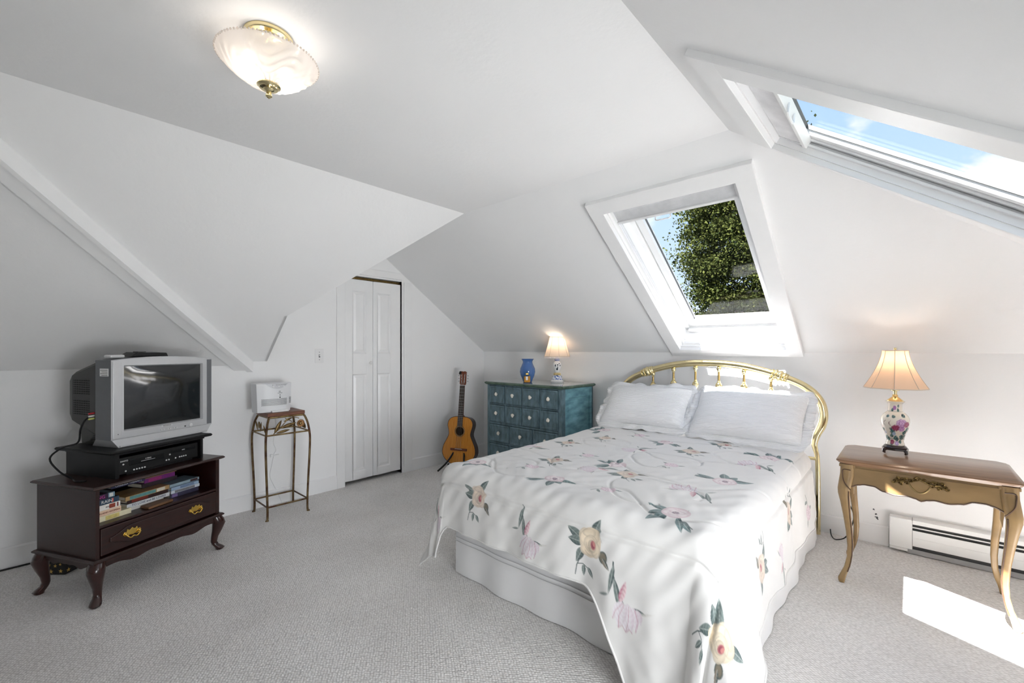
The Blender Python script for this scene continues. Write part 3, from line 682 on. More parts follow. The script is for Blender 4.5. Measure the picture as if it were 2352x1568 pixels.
book(.40,.075,.3795,.165,.12,.024, s2l(52,50,72), 'dark slate book, bottom of the right stack', G, rz=-.02, blocks=((.01,.04,s2l(130,110,160)),))
book(.402,.070,.4045,.165,.12,.017, s2l(200,208,218), 'white book with black letters in the right stack', G, rz=-.02, blocks=((.02,.135,s2l(120,120,125)),))
book(.404,.072,.4225,.16,.12,.017, s2l(150,172,196), 'light blue book in the right stack, on the white lettered one', G, rz=-.02, blocks=((.05,.13,s2l(110,130,160)),))
book(.402,.080,.4405,.175,.12,.016, s2l(140,160,170), 'grey blue paperback on top of the right stack', G, rz=.02, blocks=((.12,.165,s2l(60,30,30)),))
book(.29,.13,.4655,.19,.12,.024, s2l(40,28,36), 'dark plum book behind the tan one at the back', G)
book(.30,.128,.490,.165,.12,.024, s2l(110,30,110), 'purple magenta book lying high at the back', G, blocks=((.02,.09,s2l(150,40,110)),))
book(.292,.125,.5155,.18,.12,.020, s2l(150,116,76), 'brown tan book, topmost at the back under the TV stand top', G)
t = thing('wooden_plaque', 'small flat brown wooden plaque lying at the front of the TV stand shelf', 'plaque', SF(.242,.008,.3795), SA+.08)
b = MB(); b.prism([(0,0),(.135,0),(.142,.062),(.008,.066)],'z',0,.013); b.build('board', mat('plain_wood', s2l(122,86,56), .5, var=.35, vscale=12, stretch=(2,14,14)), t, bevel=.003)

# box with stars under the stand and loose cable on the floor
t = thing('star_box', 'small black box with gold stars on the floor behind the TV stand', 'box', (.125,3.46,0), SA+.3)
MB().box(-.035,.055,-.03,.06,0.001,.075).build('case', mat('black_fabric', (.015,.014,.013), .8, var=.4, vscale=60), t, bevel=.006)
st = MB()
for (sxx, szz, r_) in [(-.018,.022,.012),(.012,.05,.010),(.035,.02,.013),(-.015,.058,.008),(.045,.055,.009)]:
    P = [(sxx+(r_ if i % 2 == 0 else r_*.42)*math.cos(PI/2+i*PI/5), szz+(r_ if i % 2 == 0 else r_*.42)*math.sin(PI/2+i*PI/5)) for i in range(10)]
    st.prism(P,'y',-.0312,-.0300)
    st.prism([(p[0]+.012, p[1]) for p in P],'x',-.0362,-.0350)
st.build('stars', mat('gold_print', s2l(196,160,84), .5, var=.2, vscale=90), t)
t = thing('floor_cable', 'thin black cable lying on the carpet along the baseboard left of the TV stand', 'cable', (0,0,0))
b = MB(); b.tube(smoothpath([(-.5,3.70,.005),(-.2,3.73,.005),(.02,3.735,.005),(.25,3.72,.005),(.45,3.70,.005)],6), .0045, 8); b.build('lead', M['black'], t, smooth=True)

# ================================================================== iron plant stand with air purifier
t = thing('plant_stand', 'tall rusty brass plant stand with leaf and flower frieze by the left wall', 'plant stand', (1.278,3.553,0))
rust = mat('rusted_brass_iron', s2l(124,104,72), .45, .75, col2=s2l(70,42,28), vscale=18, bump=.2, bscale=150, bdist=.001)
fe = mat('antique_gold_iron', s2l(150,126,84), .4, .8, col2=s2l(98,76,48), vscale=30)
for sx_ in (-1,1):
    for sy_ in (-1,1):
        P = [(.120,.110,.735),(.128,.118,.725),(.142,.132,.68),(.152,.142,.615),(.156,.146,.55),(.153,.143,.42),(.146,.138,.25),(.141,.136,.10),(.141,.137,.02),(.145,.141,.001)]
        lg = MB().tube([(sx_*x, sy_*y, z) for x, y, z in smoothpath(P,5)], .0082, 8).build('leg', rust, t, smooth=True)
        MB().lathe([(.012,.0),(.012,.004),(.008,.010)],12,(sx_*.145,sy_*.141,0)).build('foot', rust, lg, smooth=True)
def ring(hx, hy, z, r): return MB().tube([(-hx,-hy,z),(hx,-hy,z),(hx,hy,z),(-hx,hy,z)], r, 8, closed=True)
ring(.122,.112,.735,.0075).build('top_rail', fe, t, smooth=True)
ring(.152,.142,.612,.006).build('lower_rail', fe, t, smooth=True)
ring(.141,.136,.095,.0065).build('stretcher', rust, t, smooth=True)
def leafmesh(b, base, tip, wid, n=(0,-1,0)):
    base, tip = Vector(base), Vector(tip); d = tip-base; nn = Vector(n); s = d.cross(nn).normalized()
    vs = []; fs = []
    for i in range(9):
        f = i/8; w = wid*math.sin(PI*f)**.8; p = base+d*f
        vs += [tuple(p-s*w), tuple(p+nn*wid*.35*math.sin(PI*f)), tuple(p+s*w)]
    for i in range(8): fs += [(3*i,3*i+1,3*i+4,3*i+3),(3*i+1,3*i+2,3*i+5,3*i+4)]
    b.add(vs, fs)
fy = -.134
for base, tip, w in [((-.095,fy,.625),(-.045,fy,.715),.013),((-.055,fy,.655),(.06,fy,.685),.014),((-.085,fy,.622),(.015,fy,.638),.010),((.085,fy,.70),(.128,fy,.632),.016),((-.03,fy,.70),(.03,fy,.728),.008)]:
    b = MB(); leafmesh(b, base, tip, w); b.build('iron_leaf', fe, t, smooth=True, solid=.002)
b = MB(); b.tube(smoothpath([(-.10,fy,.618),(-.05,fy,.66),(-.01,fy,.705),(.04,fy,.725),(.08,fy,.715)],5), .003, 6); b.tube([(-.02,fy,.725),(.03,fy,.695)],.003,6); b.build('iron_stem', fe, t, smooth=True)
cx, cz = .088, .676
fl_ = MB()
for i in range(16):
    a = 2*PI*i/16; leafmesh(fl_, (cx+.008*math.cos(a),fy-.006,cz+.008*math.sin(a)), (cx+.032*math.cos(a),fy-.008,cz+.032*math.sin(a)), .0058)
flo = fl_.build('iron_flower', mat('copper_petals', s2l(168,126,84), .4, .8, var=.3, vscale=40), t, smooth=True, solid=.0015)
b = MB(); b.ell((cx,fy-.009,cz),(.010,.006,.010)); b.build('flower_centre', fe, flo, smooth=True)
fx = -.143
for base, tip, w in [((fx,-.11,.62),(fx,-.06,.68),.014),((fx,-.02,.70),(fx,.0,.625),.012),((fx,.06,.63),(fx,.10,.70),.014)]:
    b = MB(); leafmesh(b, base, tip, w, (-1,0,0)); b.build('iron_leaf', fe, t, smooth=True, solid=.002)
b = MB(); b.ell((fx,.03,.672),(.006,.026,.026)); b.build('iron_flower', fe, t, smooth=True)
t = thing('wooden_board', 'thick reddish brown wooden board on top of the plant stand', 'board', (1.278,3.553,.7425))
MB().box(-.134,.128,-.122,.118,0,.026).build('board', mat('red_brown_wood', s2l(124,74,48), .5, col2=s2l(92,52,34), vscale=9, stretch=(2,16,16)), t, bevel=.002)
t = thing('air_purifier', 'white curved air purifier with dotted grille on the plant stand board', 'air purifier', (1.215,3.565,.7685), math.radians(3))
wp = mat('purifier_white', s2l(226,227,229), .4, var=.01, vscale=3)
wpp = [(-.125,-.048)]+[(-.125+.25*i/16, -.048-.035*math.sin(PI*i/16)) for i in range(1,16)]+[(.125,-.048),(.128,.05),(-.128,.05)]
b = MB(); n = len(wpp)
# sloping, dished top
vs = [(x*.93,y*.95,0) for x, y in wpp]+[(x,y,.212) for x, y in wpp]
b.add(vs, [tuple(range(n))[::-1], tuple(range(n,2*n))]+[(i,(i+1)%n,n+(i+1)%n,n+i) for i in range(n)])
b.build('case', wp, t, smooth=True, ang=35, bevel=.002)
def front_y(x, z): f = (x/.125+1)/2; k = .95+.05*z/.212; return (-.048-.035*math.sin(PI*max(0,min(1,f))))*k
cpn = MB(); vs = []; fs = []
nx = 20
for i in range(nx+1):
    x = -.072+.166*i/nx; f = i/nx; zt = .211; zb_ = .211-.040*math.sin(PI*f)**.8
    vs += [(x,front_y(x,zt)-.0012,zt),(x,front_y(x,zb_)-.0012,zb_)]
for i in range(nx): fs.append((2*i,2*i+1,2*i+3,2*i+2))
cpn.add(vs, fs); cp_o = cpn.build('control_panel', mat('panel_grey', s2l(205,206,209), .4, var=.01), t, smooth=True)
b = MB(); b.tube([(v[0],v[1]-.0005,v[2]) for v in vs[1::2]], .0014, 6); b.build('panel_edge', wp, t, smooth=True)
b = MB()
for i, x in enumerate([-.025,.0,.012,.024,.036,.048,.060,.072]): b.ell((x,front_y(x,.203)-.002,.201),(.0022,.0015,.0022),8,6)
b.build('indicator_dots', M['dark'], cp_o)
for x in (-.02,.018,.056):
    b = MB(); b.ell((x,front_y(x,.19)-.002,.189),(.0065,.003,.005),12,7); b.build('button', M['whitep'], cp_o, smooth=True)
dots = MB()
for r_ in range(9):
    for c_ in range(22):
        x = -.092+.0081*c_+(.004 if r_ % 2 else 0); z = .052+.0056*r_
        dots.box(x-.0017,x+.0017,front_y(x,z)-.0008,front_y(x,z)+.002,z-.0016,z+.0016)
for r_ in range(8):
    for c_ in range(3):
        x = .106+.006*c_; z = .06+.006*r_; dots.box(x-.0014,x+.0014,front_y(x,z)-.0008,front_y(x,z)+.002,z-.0014,z+.0014)
dots.build('grille_holes', M['dark'], t)['kind'] = 'stuff'
for z, r_ in [(.125,.0035),(.108,.005)]:
    b = MB(); b.ell((.028,front_y(.028,z)-.0005,z),(r_,.0015,r_),10,6); b.build('sensor', M['dark'], t)
MB().box(.010,.044,front_y(.026,.14)-.0014,front_y(.026,.14)+.004,.1385,.1415).build('print_line', mat('grey_print', (.18,.18,.2), .5), t)
b = MB(); b.tube(arc((.026,front_y(.026,.15)-.001,.151),.005,0,2*PI,12,'xz'), .0012, 5); b.build('emblem', mat('grey_print', (.18,.18,.2), .5), t)
MB().box(-.035,.085,-.100,-.055,.0,.014).build('tray', M['whitep'], t, bevel=.003)
t = thing('power_cord', 'thin white power cord hanging on the wall behind the plant stand', 'cord', (1.30,V0,0))
b = MB(); b.tube(smoothpath([(-.02,-.06,.765),(.0,-.02,.72),(.012,-.010,.60),(-.006,-.008,.50),(.014,-.008,.43),(.0,-.008,.40),(-.02,-.008,.30),(-.03,-.008,.22),(.02,-.012,.10),(.05,-.03,.006)],6), .0022, 6); b.build('lead', M['whitep'], t, smooth=True)
MB().box(-.045,.035,-.012,0,.385,.393).box(-.03,-.012,-.02,0,.378,.400).build('plug', M['whitep'], t, bevel=.002)

# ================================================================== guitar on its stand
t = thing('acoustic_guitar', 'honey coloured acoustic guitar leaning on a stand by the wall corner', 'guitar', (2.905,3.395,.065), 0)
t.rotation_euler = Matrix.Rotation(math.radians(-66),4,'Z').to_euler()
t.rotation_euler = (Matrix.Rotation(math.radians(-66),3,'Z') @ Matrix.Rotation(math.radians(-8),3,'X')).to_euler()
hp = [(0,0),(.05,.004),(.10,.018),(.15,.055),(.178,.10),(.183,.14),(.172,.19),(.145,.245),(.122,.295),(.124,.335),(.136,.38),(.138,.415),(.126,.447),(.10,.470),(.06,.482),(0,.486)]
sp = [(p.x, p.y) for p in smoothpath([(a, b, 0) for a, b in hp], 5)]
outl = sp+[(-x, z) for x, z in sp[::-1][1:-1]]
spruce = mat('honey_spruce', s2l(214,146,62), .22, coat=.5, col2=s2l(196,124,46), vscale=8, stretch=(26,26,1))
rosew = mat('rosewood', s2l(66,36,26), .3, coat=.3, col2=s2l(44,24,18), vscale=8, stretch=(20,20,1))
darkr = mat('dark_fretboard', s2l(54,34,28), .4, col2=s2l(38,24,20), vscale=14, stretch=(20,20,1))
# top plate with a real sound hole: ring of quads between hole and outline
b = MB(); n = len(outl); hc = (0,.337); hr = .043
ang0 = [math.atan2(z-hc[1], x-hc[0]) for x, z in outl]
inn = [(hc[0]+hr*math.cos(a), hc[1]+hr*math.sin(a)) for a in ang0]
b.add([(x,0,z) for x, z in outl]+[(x,0,z) for x, z in inn], [(i,(i+1) % n,n+(i+1) % n,n+i) for i in range(n)])
b.build('soundboard', spruce, t, solid=.003)
b = MB(); b.add([(x,0,z) for x, z in outl]+[(x*.985,.092,z) for x, z in outl], [(i,(i+1) % n,n+(i+1) % n,n+i) for i in range(n)]+[tuple(range(n,2*n))]); b.build('body', rosew, t, smooth=True, ang=50)
b = MB(); b.tube([(x,-.001,z) for x, z in outl], .0028, 6, closed=True); b.build('binding', darkr, t, smooth=True)
for r0, r1, m_ in [(.044,.047,darkr),(.047,.054,mat('rosette_wood', s2l(190,150,96), .3, var=.4, vscale=120)),(.054,.057,darkr)]:
    b = MB(); vs = []; fs = []
    for i in range(48):
        a = 2*PI*i/48; vs += [(hc[0]+r0*math.cos(a),-.0022,hc[1]+r0*math.sin(a)),(hc[0]+r1*math.cos(a),-.0022,hc[1]+r1*math.sin(a))]
    for i in range(48): fs.append((2*i,2*i+1,(2*i+3) % 96,(2*i+2) % 96))
    b.add(vs, fs); b.build('rosette', m_, t, solid=.001)
b = MB(); b.box(-.092,.092,-.010,0,.141,.165); br = b.build('bridge', mat('bridge_wood', s2l(112,58,30), .4, var=.3, vscale=20), t, bevel=.002)
MB().box(-.04,.04,-.0135,-.009,.157,.160).build('saddle', M['whitep'], br)
b = MB(); b.prism([(-.028,.385),(.028,.385),(.026,.805),(-.026,.805)],'y',-.009,-.002); fb = b.build('fretboard', darkr, t)
b = MB(); b.hexa([(-.028,-.002,.48),(.028,-.002,.48),(.022,.026,.48),(-.022,.026,.48),(-.026,-.002,.81),(.026,-.002,.81),(.02,.020,.81),(-.02,.020,.81)]); b.hexa([(-.03,-.002,.455),(.03,-.002,.455),(.025,.08,.475),(-.025,.08,.475),(-.028,-.002,.5),(.028,-.002,.5),(.02,.026,.505),(-.02,.026,.505)]); b.build('neck', mat('neck_wood', s2l(110,62,36), .35, var=.2, vscale=12, stretch=(12,12,1)), t, bevel=.003)
for i in range(1,19):
    z = .805-.655*(1-2**(-i/12))
    w = .026+.002*(.805-z)/.42; MB().box(-w,w,-.0105,-.0085,z-.0011,z+.0011).build('fret', M['silver'], fb)
MB().box(-.0265,.0265,-.012,.0,.803,.809).build('nut', M['whitep'], t)
hs = MB(); slot = [(.010,.020,.835,.92)]
rows = [(-.034,-.021),(-.010,.010),(.021,.034)]
hsw = mat('headstock_veneer', s2l(128,66,38), .35, col2=s2l(98,48,28), vscale=10, stretch=(14,14,1))
hs.prism([(-.026,.809),(-.010,.809),(-.010,.945),(-.034,.945),(-.035,.83)],'y',.0,.018) if False else None
hs.prism([(-.027,.809),(.027,.809),(.034,.828),(-.034,.828)],'y',0,.018)
hs.prism([(-.034,.828),(-.022,.828),(-.022,.925),(-.032,.925)],'y',0,.018).prism([(-.011,.828),(.011,.828),(.011,.925),(-.011,.925)],'y',0,.018).prism([(.022,.828),(.034,.828),(.032,.925),(.022,.925)],'y',0,.018)
hs.prism([(-.032,.925),(.032,.925),(.034,.945),(.020,.953),(0,.949),(-.020,.953),(-.034,.945)],'y',0,.018)
hso = hs.build('headstock', hsw, t)
for z in (.848,.877,.906):
    for s_ in (-1,1):
        b = MB(); b.tube([(s_*.010,.009,z),(s_*.050,.009,z)], .0022, 8); b.ell((s_*.052,.012,z),(.005,.010,.007)); pg = b.build('tuning_peg', M['silver'], hso, smooth=True)
        b = MB(); b.tube([(s_*.0115,.009,z),(s_*.0215,.009,z)], .0042, 8); b.build('string_roller', M['whitep'], pg, smooth=True)
for i in range(6):
    x = -.021+.0084*i; xb = -.028+.0112*i
    b = MB(); b.tube([(xb,-.0145,.158),(x,-.0125,.806),(x*.75,.002,.848+.029*(i % 3))], .0007, 5); b.build('string', mat('steel_string', (.6,.58,.52), .3, .9, var=.1), t)
b = MB(); b.ell((-.030,-.006,.935),(.014,.010,.018)); b.tube([(-.04,-.006,.92),(-.022,-.01,.945)], .008, 8); b.build('clip_tuner', M['black'], t, smooth=True)
g = thing('guitar_stand', 'black folding guitar stand under the honey coloured guitar', 'stand', (2.905,3.395,0), math.radians(-66))
for s_ in (-1,1):
    b = MB(); b.tube(smoothpath([(s_*.02,.10,.30),(s_*.06,.02,.18),(s_*.10,-.06,.09),(s_*.175,-.10,.012)],5), .009, 8); b.build('leg', M['black'], g, smooth=True)
    b = MB(); b.tube([(s_*.075,.13,.068),(s_*.075,.0,.058),(s_*.075,-.055,.058),(s_*.075,-.062,.085)], .011, 8); b.build('padded_arm', M['black'], g, smooth=True)
b = MB(); b.tube([(0,.10,.32),(0,.11,.15),(0,.22,.010)], .010, 8); b.tube([(-.08,.11,.07),(.08,.11,.07)],.008,8); b.build('rear_leg', M['black'], g, smooth=True)

# ================================================================== teal chest of many drawers
DX, DY = 3.10, 2.24
t = thing('chest_of_drawers', 'distressed teal chest of small drawers with white stone knobs in the corner', 'dresser', (DX,DY,0))
teal = mat('distressed_teal_lit', s2l(128,178,190), .5, col2=s2l(74,118,130), vscale=7, stretch=(1,1,3), ramp=(.3,.7), detail=9, bump=.15, bscale=40)  # chest paint for the side, its stronger light put into the colour
teal_shaded = mat('distressed_teal_shaded', s2l(108,134,144), .48, col2=s2l(66,87,94), vscale=11, stretch=(1,2.5,1), ramp=(.3,.7), detail=9, bump=.15, bscale=40)  # same chest paint made darker for the front, shade put into the colour
tealg = mat('green_teal_edge', s2l(98,118,100), .45, col2=s2l(56,80,68), vscale=16, ramp=(.35,.65), detail=8)
dw, dd, dh = .925, .50, .885
# frame
f = MB(); y0, y1 = 0, dw
f.box(0,.05,0,.045,.0,dh).box(0,.05,dw-.03,dw,.0,dh).box(.02,dd,dw-.03,dw-.012,.05,dh).box(dd-.02,dd,0,dw,.05,dh)
rowz = [(.705,.872),(.518,.685),(.322,.492),(.130,.300)]
zz = [dh]+[z for r in rowz for z in r[::-1]]+[.05]
prev = dh
for za, zb in rowz:
    f.box(0,.04,.045,dw-.03,zb+.004,prev); prev = za-.004
f.box(0,.04,.045,dw-.03,.05,prev)
cols4 = [(.045,.236),(.255,.451),(.472,.666),(.690,.890)]
cols3 = [(.045,.315),(.337,.606),(.628,.890)]
for (za, zb), cs in zip(rowz, [cols4,cols4,cols3,cols3]):
    for i in range(len(cs)-1): f.box(0,.04,cs[i][1]+.003,cs[i+1][0]-.003,za-.004,zb+.004)
f.build('front_frame', teal_shaded, t, bevel=.003)
# side with recessed panel
s = MB(); s.box(.05,.105,-.0,.02,.05,dh).box(dd-.06,dd-.02,0,.02,.05,dh).box(.105,dd-.06,0,.02,dh-.085,dh).box(.105,dd-.06,0,.02,.05,.16)
so = s.build('side_panel', teal, t, bevel=.003)
MB().box(.10,dd-.055,.009,.018,.15,dh-.08).build('recessed_panel', teal, so)
stackrings([[(-.006,-.006,dh),(dd+.0,-.006,dh),(dd+.0,dw+.006,dh),(-.006,dw+.006,dh)],[(-.022,-.024,dh+.010),(dd+.003,-.024,dh+.010),(dd+.003,dw+.018,dh+.010),(-.022,dw+.018,dh+.010)],[(-.024,-.026,dh+.020),(dd+.003,-.026,dh+.020),(dd+.003,dw+.02,dh+.020),(-.024,dw+.02,dh+.020)],[(-.018,-.02,dh+.026),(dd+.003,-.02,dh+.026),(dd+.003,dw+.014,dh+.026),(-.018,dw+.014,dh+.026)]]).build('top', tealg, t)
MB().box(-.014,dd,-.016,dw+.01,dh+.026,dh+.031).build('glass_sheet', mat('glass_top', s2l(150,158,154), .06, coat=.5, var=.02), t)
kn = mat('white_stone_knob', s2l(236,230,218), .35, var=.05, vscale=30)
for (za, zb), cs in zip(rowz, [cols4,cols4,cols3,cols3]):
    for (ya, yb_) in cs:
        b = MB(); i1, i2 = .012, .020
        b.add([(-.004,ya,za),(-.004,yb_,za),(-.004,yb_,zb),(-.004,ya,zb)]+[(-.007,ya+i1,za+i1),(-.007,yb_-i1,za+i1),(-.007,yb_-i1,zb-i1),(-.007,ya+i1,zb-i1)]+[(-.002,ya+i2,za+i2),(-.002,yb_-i2,za+i2),(-.002,yb_-i2,zb-i2),(-.002,ya+i2,zb-i2)],
              [(k,(k+1) % 4,4+(k+1) % 4,4+k) for k in range(4)]+[(4+k,4+(k+1) % 4,8+(k+1) % 4,8+k) for k in range(4)]+[(8,9,10,11)])
        b.box(-.004,.03,ya,ya+.004,za,zb).box(-.004,.03,yb_-.004,yb_,za,zb).box(-.004,.03,ya,yb_,za,za+.004).box(-.004,.03,ya,yb_,zb-.004,zb)
        dr = b.build('drawer', teal_shaded, t)
        yc, zc = (ya+yb_)/2+random.uniform(-.004,.004), (za+zb)/2+.004
        kb = MB(); kb.tube([(-.002,yc,zc),(-.016,yc,zc)], .007, 10); kb.ell((-.022,yc,zc),(.010,.0175,.0195),14,9)
        for i_, v_ in enumerate(kb.v):
            a_ = math.atan2(v_[2]-zc, v_[1]-yc); f_ = 1+.10*math.cos(3*a_+yc*9); kb.v[i_] = (v_[0], yc+(v_[1]-yc)*f_, zc+(v_[2]-zc)*f_)
        kb.build('knob', kn, dr, smooth=True)
ZT = dh+.031
t = thing('blue_vase', 'glossy cobalt blue ceramic vase on the teal chest of drawers', 'vase', (3.255,2.765,ZT))
b = MB(); b.lathe([(.0,.0),(.040,.0),(.044,.006),(.052,.03),(.068,.065),(.076,.10),(.072,.135),(.058,.165),(.048,.188),(.047,.20),(.054,.216),(.062,.224),(.060,.227),(.050,.214),(.043,.20),(.046,.16),(.06,.10),(.04,.02),(0,.015)],40); b.build('body', mat('cobalt_glaze', s2l(58,104,168), .12, coat=.6, var=.08, vscale=4), t, smooth=True, ang=70)
t = thing('perfume_bottle', 'small square perfume bottle of amber liquid in front of the blue vase', 'bottle', (3.165,2.695,ZT))
t.rotation_euler = (0,0,-.6)
gg = glass_mat('bottle_glass', (.93,.95,.93)); 
MB().box(-.034,.034,-.013,.013,0,.078).build('bottle', gg, t, bevel=.004)
MB().box(-.029,.029,-.009,.009,.006,.064).build('liquid', mat('amber_perfume', s2l(206,138,30), .15, var=.1, vscale=20), t, bevel=.002)
MB().box(-.016,.004,-.0145,-.0132,.028,.062).build('label', M['whitep'], t)
b = MB(); b.box(-.012,.012,-.008,.008,.078,.094); b.build('neck', M['brassd'], t, bevel=.002)
MB().box(-.018,.018,-.010,.010,.094,.112).build('stopper', gg, t, bevel=.003)
# small blue and white lamp
t = thing('small_table_lamp', 'small blue and white porcelain lamp with pleated cream shade on teal chest', 'lamp', (3.42,2.53,ZT))
def latheset(b, prof, n=64): b.lathe(prof, n); return b
porc = mat('white_porcelain', s2l(232,234,236), .12, coat=.5, var=.02)
bluep = mat('blue_porcelain_pattern', s2l(226,232,240), .12, coat=.5, col2=s2l(44,84,170), vscale=70, ramp=(.44,.52), detail=3)
b = MB(); b.lathe([(0,0),(.062,0),(.064,.005),(.060,.010),(.064,.013),(.060,.020),(.052,.028)],40); b.build('base', porc, t, smooth=True, ang=35)
b = MB(); b.lathe([(.053,.026),(.051,.036),(.046,.056),(.034,.070),(.0,.070)],40); b.build('patterned_foot', bluep, t, smooth=True)
b = MB()
for i in range(20):
    a = 2*PI*i/20; b.ell((.030*math.cos(a),.030*math.sin(a),.080),(.007,.007,.010),8,6)
b.lathe([(.030,.068),(.034,.088),(.022,.095),(0,.095)],24); b.build('gilt_collar', mat('cream_gilt', s2l(226,206,150), .3, .2, var=.2, vscale=60), t, smooth=True)
b = MB(); b.lathe([(.020,.09),(.026,.11),(.036,.145),(.040,.170),(.036,.190),(.022,.203),(.020,.207)],48); vb = b.build('vase_body', porc, t, smooth=True)
b = MB()
for (a, z, w, h_) in [(3.9,.170,.010,.006),(4.3,.182,.007,.005),(3.75,.130,.012,.012),(4.6,.165,.006,.009),(3.3,.165,.006,.012),(3.9,.145,.004,.014)]:
    r_ = .0385 if z > .14 else .031; b.ell((r_*math.cos(a), r_*math.sin(a), z), (w*abs(math.sin(a))+.001, w*abs(math.cos(a))+.001, h_),8,6)
b.build('painted_figures', mat('blue_black_glaze', s2l(40,52,70), .15, coat=.4, var=.2, vscale=60), vb, smooth=True)
b = MB(); b.lathe([(.018,.205),(.024,.212),(.026,.222),(.020,.232),(.012,.240),(.012,.262)],32); b.build('neck', mat('lavender_glaze', s2l(150,160,196), .2, var=.06), t, smooth=True)
SHM = shade_mat('cream_lamp_shade', (.86,.80,.72), .5, (.88,.72,.58))
def panel_shade(rb, rt_, z0, z1, npan, flare, mt, parent, sag=.0, nz=12, seg=6, bow=0.03):
    b = MB(); vs = []; fs = []; n = npan*seg
    for j in range(nz+1):
        f = j/nz
        r = rt_+(rb-rt_)*((1-f)**flare)
        for i in range(n):
            a = 2*PI*(i/n); k_ = (i % seg)/seg
            rr_ = r*(1-bow*math.sin(PI*k_)); vs.append((rr_*math.cos(a), rr_*math.sin(a), z0+(z1-z0)*f))
    for j in range(nz):
        for i in range(n): fs.append((j*n+i, j*n+(i+1) % n, (j+1)*n+(i+1) % n, (j+1)*n+i))
    b.add(vs, fs); so = b.build('lamp_shade', mt, parent, smooth=True, ang=60)
    for k_ in range(npan):
        a = 2*PI*k_/npan; b = MB(); P = []
        for j in range(nz+1):
            f = j/nz; r = rt_+(rb-rt_)*((1-f)**flare)+.0005; P.append((r*math.cos(a), r*math.sin(a), z0+(z1-z0)*f))
        b.tube(P, .0016, 6); b.build('shade_rib', mat('shade_rib_tape', (.62,.50,.40), .8, var=.05), so, smooth=True)
    for r, z in [(rb, z0), (rt_, z1)]:
        P = [(r*math.cos(2*PI*i/n)*(1-bow*math.sin(PI*(i % seg)/seg)), r*math.sin(2*PI*i/n)*(1-bow*math.sin(PI*(i % seg)/seg)), z) for i in range(n)]
        b = MB(); b.tube(P, .0028, 6, closed=True); b.build('shade_band', mat('shade_band_tape', (.70,.60,.50), .8, var=.05), so, smooth=True)
    return so
so = panel_shade(.124, .074, .252, .438, 8, 1.25, SHM, t)
b = MB()
for i in range(72):
    a = 2*PI*i/72; r_ = .122*(1-.03*math.sin(PI*((i % 9)/9))); b.ell((r_*math.cos(a),r_*math.sin(a),.245),.0048,6,4); b.ell((r_*math.cos(a+.04),r_*math.sin(a+.04),.237),.0045,6,4)
b.build('bead_fringe', mat('pearl_beads', (.85,.78,.74), .3, var=.05), so, smooth=True)['kind'] = 'stuff'
b = MB(); b.ell((0,0,.335),(.024,.024,.032)); b.build('bulb', bulb, t, smooth=True); MB().tube([(0,0,.26),(0,0,.305)],.013,10).build('socket', M['brassd'], t, smooth=True)
b = MB(); b.tube(smoothpath([(.0,-.06,.006),(.03,-.10,.003),(.08,-.115,.003),(.12,-.06,.003),(.14,.0,.003)],6),.0022,6); b.build('cord', M['whitep'], t, smooth=True)
ld = bpy.data.lights.new('small_lamp_bulb','POINT'); lo = bpy.data.objects.new('small_lamp_bulb', ld); COL.objects.link(lo); lo.parent = t; lo.location = (0,0,.372); ld.energy = .36; ld.color = (1,.80,.60); ld.shadow_soft_size = .02

# ================================================================== carved side table, lamp
t = thing('side_table', 'distressed light oak side table with carved drawer and cabriole legs by wall', 'table', (2.87,-.365,0))
oak = mat('distressed_oak', s2l(156,128,86), .40, coat=.15, col2=s2l(116,92,58), vscale=7, stretch=(1,.35,1), ramp=(.3,.7), detail=9)
oakt = mat('oak_table_top', s2l(140,108,80), .30, coat=.3, col2=s2l(112,82,58), vscale=6, stretch=(8,1,8), ramp=(.3,.7), detail=8)
oakd = mat('dark_carved_groove', s2l(88,62,42), .5, col2=s2l(66,44,30), vscale=22)
TL, TD, TZ = .660, .470, .660
def crn(i, z, c=.03):   # plan with clipped corners
    x0_, x1_, y0_, y1_ = i, TD-i, i, TL-i
    return [(x0_+c*.35,y0_,z),(x1_-c,y0_,z),(x1_,y0_+c,z),(x1_,y1_-c,z),(x1_-c,y1_,z),(x0_+c*.35,y1_,z),(x0_,y1_-c*.35,z),(x0_,y0_+c*.35,z)]
stackrings([crn(.024,.626),crn(.020,.632),crn(.010,.634),crn(.006,.640),crn(0,.646),crn(.001,.652),crn(.010,.657),crn(.014,.660)]).build('table_top', oakt, t, smooth=True, ang=30)
# aprons
fy0, fy1 = .062, TL-.062
def serp(f):  # lower edge of the front apron
    g = abs(f-.5)*2
    z = .512+.020*math.cos(g*PI*2.0)*(1-.25*g)-.004
    if g < .12: z -= .016*(1-g/.12)
    return z
def serpz(f):
    g = abs(f-.5)*2
    pts_ = [(0,.494),(.08,.503),(.18,.508),(.35,.503),(.52,.512),(.66,.530),(.8,.531),(.9,.524),(1,.510)]
    for (a, za), (b_, zb_) in zip(pts_, pts_[1:]):
        if a <= g <= b_:
            k_ = (g-a)/(b_-a); k_ = k_*k_*(3-2*k_); return za+(zb_-za)*k_
    return .51
npt = 60
poly = [(fy0+(fy1-fy0)*i/npt, serpz(i/npt)) for i in range(npt+1)]
drp = poly+[(fy1,.614),(fy0,.614)]
dfr = MB().prism(drp,'x',.026,.044).build('drawer', oak, t, bevel=.002)
b = MB(); b.tube([(.0265,y,z+.003) for y, z in poly], .0035, 6); b.build('beaded_edge', oakd, dfr, smooth=True)
b = MB().box(.030,.05,.05,TL-.05,.614,.628).build('front_rail', oak, t)
for ya in (.030, TL-.048):
    q = [(.05,.626)]+[(.05+(TD-.10)*i/20, .535-.028*math.sin(PI*i/20)**2+.012*math.cos(i*.9)) for i in range(21)]+[(TD-.05,.626)]
    MB().prism(q,'y',ya,ya+.018).build('side_apron', oak, t)
